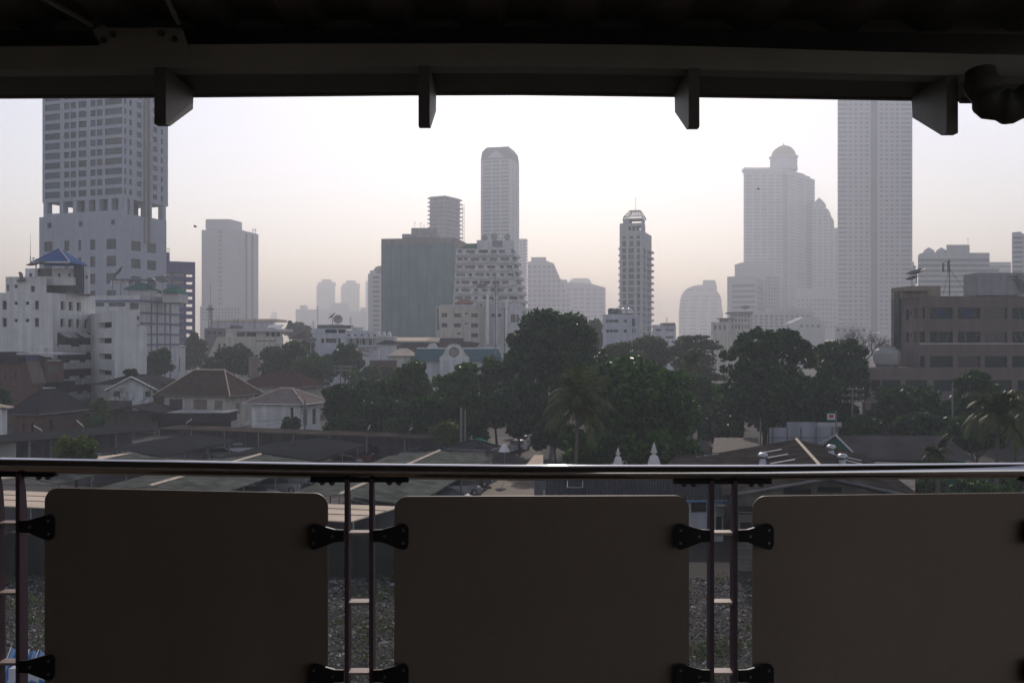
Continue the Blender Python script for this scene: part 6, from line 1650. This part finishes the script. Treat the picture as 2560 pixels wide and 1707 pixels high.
tree('bushy_tree', 'tree left of the tallest round tree, below the office block', 1242, 885, 1085, 66, 138, L['mid'], 7000, .5, 32)
tree('bushy_tree', 'dark understorey tree between the hut and the coconut palm', 1300, 950, 1100, 80, 126, L['dark'], 8000, .5, 34)
tree('bushy_tree', 'dark low tree filling the gap left of the twin leaning poles', 1075, 990, 1090, 70, 124, L['dark'], 5500, .5, 26)
tree('bushy_tree', 'dark low tree at the end of the thin perimeter carport', 965, 1000, 1092, 70, 130, L['dark'], 5500, .5, 26)
tree('bushy_tree', 'dark tree behind the grey-roofed hut', 1195, 985, 1100, 60, 118, L['dark'], 5000, .48, 24)
tree('bushy_tree', 'dark tree closing the view at the far end of the lane', 1335, 985, 1120, 70, 150, L['dark'], 5000, .6, 24)
# mid-left, further
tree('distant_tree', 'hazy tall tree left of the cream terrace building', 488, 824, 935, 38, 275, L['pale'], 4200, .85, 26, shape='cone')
tree('distant_tree', 'dark tree beside the blank white wall', 402, 868, 950, 38, 218, L['dark'], 4000, .7, 24)
tree('distant_tree', 'tree in front of the cream terrace building', 585, 862, 945, 62, 236, L['dark'], 5000, .75, 30)
tree('distant_tree', 'small tree left below the cream terrace building', 535, 893, 945, 34, 226, L['mid'], 2600, .6, 18)
tree('distant_tree', 'wide layered tree right of the small tan house', 722, 858, 950, 78, 222, L['dark'], 6500, .7, 34)
tree('distant_tree', 'compact round tree above the red-brown roof', 782, 893, 965, 60, 205, L['mid'], 5500, .6, 30)
tree('distant_tree', 'spreading tree before the white blue-tinted flats', 862, 853, 945, 52, 212, L['dark'], 5500, .62, 30)
tree('distant_tree', 'pale olive tree under the dark dish left of the white flats', 755, 850, 900, 40, 250, L['pale'], 3200, .7, 20)
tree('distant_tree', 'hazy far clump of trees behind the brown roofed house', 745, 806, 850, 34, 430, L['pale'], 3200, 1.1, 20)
tree('distant_tree', 'small palm-like far tree rising above the hazy clump', 724, 800, 840, 11, 400, L['mid'], 1200, .8, 10)
tree('distant_tree', 'low olive trees below the brown boundary wall', 945, 918, 990, 58, 190, L['pale'], 4600, .6, 26)
tree('distant_tree', 'small rooftop tree left of the cream roof house', 905, 925, 985, 50, 195, L['mid'], 3800, .6, 22)
# left gardens
tree('garden_tree', 'feathery light green tree right of the dark hip house', 252, 990, 1062, 24, 148, L['bright'], 2600, .42, 18, group='garden trees at left')
tree('garden_tree', 'low dark shrub below the feathery light green tree', 236, 1035, 1082, 38, 142, L['mid'], 3200, .45, 18, group='garden trees at left')
tree('garden_tree', 'dark tree at the left edge beside the brick house', -2, 970, 1045, 34, 150, L['dark'], 2600, .5, 18, group='garden trees at left')
tree('garden_tree', 'potted bushes on the ridge before the blank white wall', 330, 922, 945, 22, 172, L['dark'], 1200, .4, 8, group='garden trees at left')
tree('garden_tree', 'dark shrub in front of the small white house', 728, 1045, 1075, 32, 139, L['dark'], 1500, .4, 10, group='garden trees at left')
tree('carport_tree', 'small light green tree poking up between the carports at left', 191, 1094, 1150, 54, 90, L['bright'], 4600, .30, 30, group='garden trees at left')
# right
tree('tufted_tree', 'tufted dark tree with knobbly rounded leaf clusters, right of centre', 1925, 822, 1010, 120, 126, L['dark'], 16000, .40, 130, .105, 1.0, fill=.3, tuft=True, group='trees at right')
tree('dark_tree', 'dark tree right of the tufted tree, touching the cooling tower', 2110, 838, 1010, 78, 134, L['dark'], 8000, .5, 38, group='trees at right')
tree('dark_tree', 'broad dark tree under the tufted tree at right', 1910, 905, 1090, 130, 122, L['dark'], 11000, .5, 46, group='trees at right')
tree('dark_tree', 'dark tree between the tufted tree and the crossarmed pole', 2075, 935, 1085, 80, 124, L['dark'], 7500, .5, 34, group='trees at right')
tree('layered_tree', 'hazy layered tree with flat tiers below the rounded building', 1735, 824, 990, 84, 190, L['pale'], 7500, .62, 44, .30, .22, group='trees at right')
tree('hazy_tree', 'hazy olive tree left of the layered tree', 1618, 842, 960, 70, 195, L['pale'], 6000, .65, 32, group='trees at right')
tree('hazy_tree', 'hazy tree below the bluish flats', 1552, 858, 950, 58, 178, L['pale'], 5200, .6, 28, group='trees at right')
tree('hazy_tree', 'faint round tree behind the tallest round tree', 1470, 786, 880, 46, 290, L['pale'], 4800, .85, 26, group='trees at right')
tree('dark_tree', 'dark tree filling the gap right of the glossy-leaved tree', 1745, 925, 1085, 66, 140, L['mid'], 6000, .5, 30, group='trees at right')
tree('dark_tree', 'dark tree hiding the lower left of the brown office building', 2262, 962, 1105, 100, 121, L['dark'], 8500, .5, 38, group='trees at right')
tree('dark_tree', 'tall dark tree in front of the brown office windows', 2432, 920, 1100, 66, 119, L['dark'], 7500, .5, 36, group='trees at right')
tree('dark_tree', 'dark tree behind the coconut palm at the right edge', 2540, 985, 1110, 78, 116, L['dark'], 7500, .5, 34, group='trees at right')
tree('dark_tree', 'low dark tree between the thin tall pole and the palm', 2350, 1000, 1105, 60, 118, L['dark'], 6000, .5, 28, group='trees at right')
for i, (cx, yt, yb, hw, YY, lab) in enumerate(((2330, 1188, 1252, 52, 82, 'bright leafy bush left of the red car'), (2420, 1196, 1250, 44, 86, 'dark bush beside the red car'), (2275, 1200, 1256, 40, 78, 'leafy bush hugging the right eave of the old hall'), (2470, 1206, 1262, 60, 76, 'low leafy bush in front of the blue car'), (2520, 1185, 1250, 50, 84, 'bush at the right edge under the palm'))):
    tree('bush', lab, cx, yt, yb, hw, YY, L['mid'] if i else L['bright'], 2600, .34, 16, group='bushes by the red car')
for i, (cx, yt, yb, hw, YY, lab, lm_) in enumerate((
        (1690, 1010, 1110, 62, 132, 'dark thicket right of the glossy-leaved tree trunk', 'dark'), (1800, 1030, 1112, 60, 128, 'dark thicket behind the faded tiled roof', 'dark'), (1480, 1075, 1165, 70, 99, 'shrubs around the foot of the coconut palm', 'mid'),
        (1640, 1090, 1180, 110, 98, 'dense foliage behind the white stupas', 'gloss'), (2160, 1045, 1112, 60, 114, 'dark thicket at the foot of the crossarmed pole', 'dark'), (2300, 1040, 1110, 80, 112, 'dark hedge behind the long grey corrugated roof', 'dark'), (2440, 1045, 1140, 80, 104, 'dark hedge behind the coconut palm at right', 'dark'),
        (880, 1035, 1094, 80, 133, 'dark hedge behind the thin perimeter carport', 'dark'), (1030, 1045, 1100, 70, 127, 'shrubs behind the end of the thin perimeter carport', 'mid'), (1120, 1060, 1112, 50, 116, 'bright shrubs at the foot of the twin leaning poles', 'bright'), (1390, 1040, 1130, 60, 116, 'dark shrubs on the right of the lane', 'dark'), (1700, 935, 1060, 60, 152, 'olive tree beside the hazy half-hidden palm', 'mid'))):
    tree('shrub', lab, cx, yt, yb, hw, YY, L[lm_], 4200, .5, 24, group='undergrowth between the roofs', depth=.5)
# bare trees
def bare(label, cx, yt, yb, hw, Y, n, seed, leaves=0):
    t = thing('bare_tree', label, 'tree', (X(cx, Y), Y, 0), 'trees at right' if cx > 1000 else 'garden trees at left')
    r_ = random.Random(seed); mb = MB(); tips = []
    z0, z1 = max(Z(yb, Y), 1.0), Z(yt, Y); Rx = hw * Y / F
    def br(p, d, ln, rad, dep):
        q = p + d * ln; mb.tube([p, p.lerp(q, .5) + Vector((r_.uniform(-.06, .06), 0, r_.uniform(-.04, .08))) * ln, q], [rad, rad * .8, rad * .6], 5, False)
        if dep == 0: tips.append(q); return
        for _ in range(r_.randint(2, 3)):
            e = (d + Vector((r_.uniform(-.9, .9), r_.uniform(-.9, .9), r_.uniform(-.25, .5)))).normalized(); br(q, e, ln * r_.uniform(.6, .85), max(rad * .6, .015), dep - 1)
    base = Vector((X(cx, Y), Y, 0)); mb.tube([base, Vector((base.x, Y, z0))], [Rx * .07, Rx * .05], 8)
    for i in range(n):
        a = 2 * math.pi * i / n; br(Vector((base.x, Y, z0)), Vector((math.cos(a) * Rx, math.sin(a) * Rx, (z1 - z0) * .8)).normalized(), max(Rx, z1 - z0) * .34, Rx * .028, 4)
    mb.build('branch', M['palebark'] if cx > 1000 else M['bark'], t)
    if leaves:
        tp = np.array([rnd.choice(tips) for _ in range(leaves)]) + rng.normal(size=(leaves, 3)) * Rx * .06
        leaf_obj('leaf', tp, Rx * .05, L['dry'] if cx > 1000 else L['dark'], t)
bare('leafless pale tree with fine twigs behind the cooling tower', 2160, 815, 905, 78, 160, 7, 3, 500)
bare('thin bare tree with dark tufts in front of the white gabled house', 333, 955, 1062, 40, 146, 5, 5, 900)

# palms
def palm(label, cx, yc, Y, L_, nf, seed, lean=0.0, name='coconut_palm'):
    r_ = random.Random(seed)
    t = thing(name, label, 'palm tree', (X(cx, Y) - lean, Y, 0), 'coconut palms')
    top = P(cx, yc, Y); base = Vector((top.x - lean, Y, 0))
    mb = MB(); mb.tube([base, base.lerp(top, .35) + Vector((lean * .25, 0, 0)), base.lerp(top, .7) + Vector((lean * .12, 0, 0)), top], [.24, .18, .15, .14], 10); mb.build('trunk', M['palebark'], t)
    for i in range(nf):
        az = 2 * math.pi * i / nf + r_.uniform(-.2, .2); el = R(r_.choice([75, 60, 45, 28, 10, -10]) + r_.uniform(-8, 8)); ln = L_ * r_.uniform(.8, 1.1)
        h = Vector((math.cos(az), math.sin(az), 0)); p = top.copy(); d = h * math.cos(el) + Vector((0, 0, math.sin(el)))
        pts = [p.copy()]; N_ = 12
        for k2 in range(N_):
            p = p + d * ln / N_; d = (d + Vector((0, 0, -.10 - .02 * k2))).normalized(); pts.append(p.copy())
        mb = MB(); mb.tube(pts, [.045 * (1 - .8 * k2 / N_) for k2 in range(N_ + 1)], 4, False)
        side = h.cross(Vector((0, 0, 1)))
        for k2 in range(1, N_):
            for f2 in (0, .33, .66):
                q = pts[k2].lerp(pts[k2 + 1], f2); tan = (pts[k2 + 1] - pts[k2]).normalized(); up = side.cross(tan).normalized()
                wl = L_ * .26 * (math.sin(math.pi * (k2 + f2 + 1) / (N_ + 1.6)) ** .6)
                for sg in (-1, 1):
                    dr = r_.uniform(.35, .8); e = q + (side * sg * .75 + tan * .55 - Vector((0, 0, dr))).normalized() * wl; wv = tan * .075
                    mb.quad(q - wv, q + wv, e + wv * .3 + Vector((0, 0, .0)), e - wv * .3)
        mb.build('frond', L['palm'], t)
palm('large coconut palm with drooping fronds in the centre, left of the glossy-leaved tree', 1446, 1016, 87, 4.3, 28, 1, .6)
palm('coconut palm at the right edge before the brown office building', 2496, 1040, 82, 3.7, 24, 2, .4)
palm('small palm in front of the long grey corrugated roof', 2345, 1132, 78, 1.7, 18, 4)
palm('hazy half-hidden palm with yellow fronds left of the tufted tree', 1728, 905, 150, 3.4, 18, 6)
palm('second coconut palm cut by the right edge', 2590, 1060, 86, 3.6, 20, 8)

# vacant lot: broken stones and weeds
N_ = 30000
xs_, ys_ = rng.uniform(-30, 16, N_), rng.uniform(37, 59.4, N_)
v, f = [], []
ico = np.array([(0, 0, 1), (.9, 0, .1), (.2, .9, .15), (-.8, .5, .05), (-.7, -.6, .1), (.3, -.9, .12)])
for i in range(N_):
    s = rng.uniform(.04, .15) * (1.8 if rng.random() < .06 else 1); q = ico * s * rng.uniform(.6, 1.3, (6, 3)); b0 = len(v)
    a = rng.uniform(0, 6.28); ca, sa = math.cos(a), math.sin(a)
    for p in q: v.append((xs_[i] + p[0] * ca - p[1] * sa, ys_[i] + p[0] * sa + p[1] * ca, .012 + p[2] * .6))
    f += [(b0, b0 + 1 + k2, b0 + 1 + (k2 + 1) % 5) for k2 in range(5)]
me = bpy.data.meshes.new('rubble'); me.from_pydata(v, [], f)
rm_ = leafmat('broken_stone', (.010, .010, .008), (.32, .31, .28), 0.0, .7, (.10, .096, .085)); me.materials.append(rm_)
o = bpy.data.objects.new('rubble', me); link(o, None); tag(o, 'grey broken stones littering the vacant lot below the platform', 'rubble', kind='stuff')
holder = thing('tmp', '', '', (0, 0, 0))
cl = rng.uniform((-30, 37), (16, 59), (260, 2)); nn_ = 9000
pk = cl[rng.integers(0, 90, nn_)] + rng.normal(size=(nn_, 2)) * .7
wd = leaf_obj('weeds', np.column_stack([pk, rng.uniform(.03, .35, nn_)]), .22, L['weed'], holder, -1.5, .3)
wd.parent = None; tag(wd, 'patchy green weeds growing among the broken stones', 'weeds', kind='stuff')
bpy.data.objects.remove(holder)

# ================================================================= HAZE
mb = MB(); mb.box(-7200, 7200, -420, 8200, -1.0, 330)
hz = mb.build('haze', bpy.data.materials.new('haze'))
hm = hz.data.materials[0]; hm.use_nodes = True
hm.node_tree.nodes.clear()
ho = hm.node_tree.nodes.new('ShaderNodeOutputMaterial'); hv = hm.node_tree.nodes.new('ShaderNodeVolumePrincipled')
hv.inputs['Color'].default_value = (.80, .87, 1.0, 1); hv.inputs['Density'].default_value = HAZE; hv.inputs['Anisotropy'].default_value = 0.35
hv.inputs['Absorption Color'].default_value = (1, 1, 1, 1)
hm.node_tree.links.new(hv.outputs['Volume'], ho.inputs['Volume'])
tag(hz, 'pale smog filling the air over the whole city', 'haze', kind='stuff')
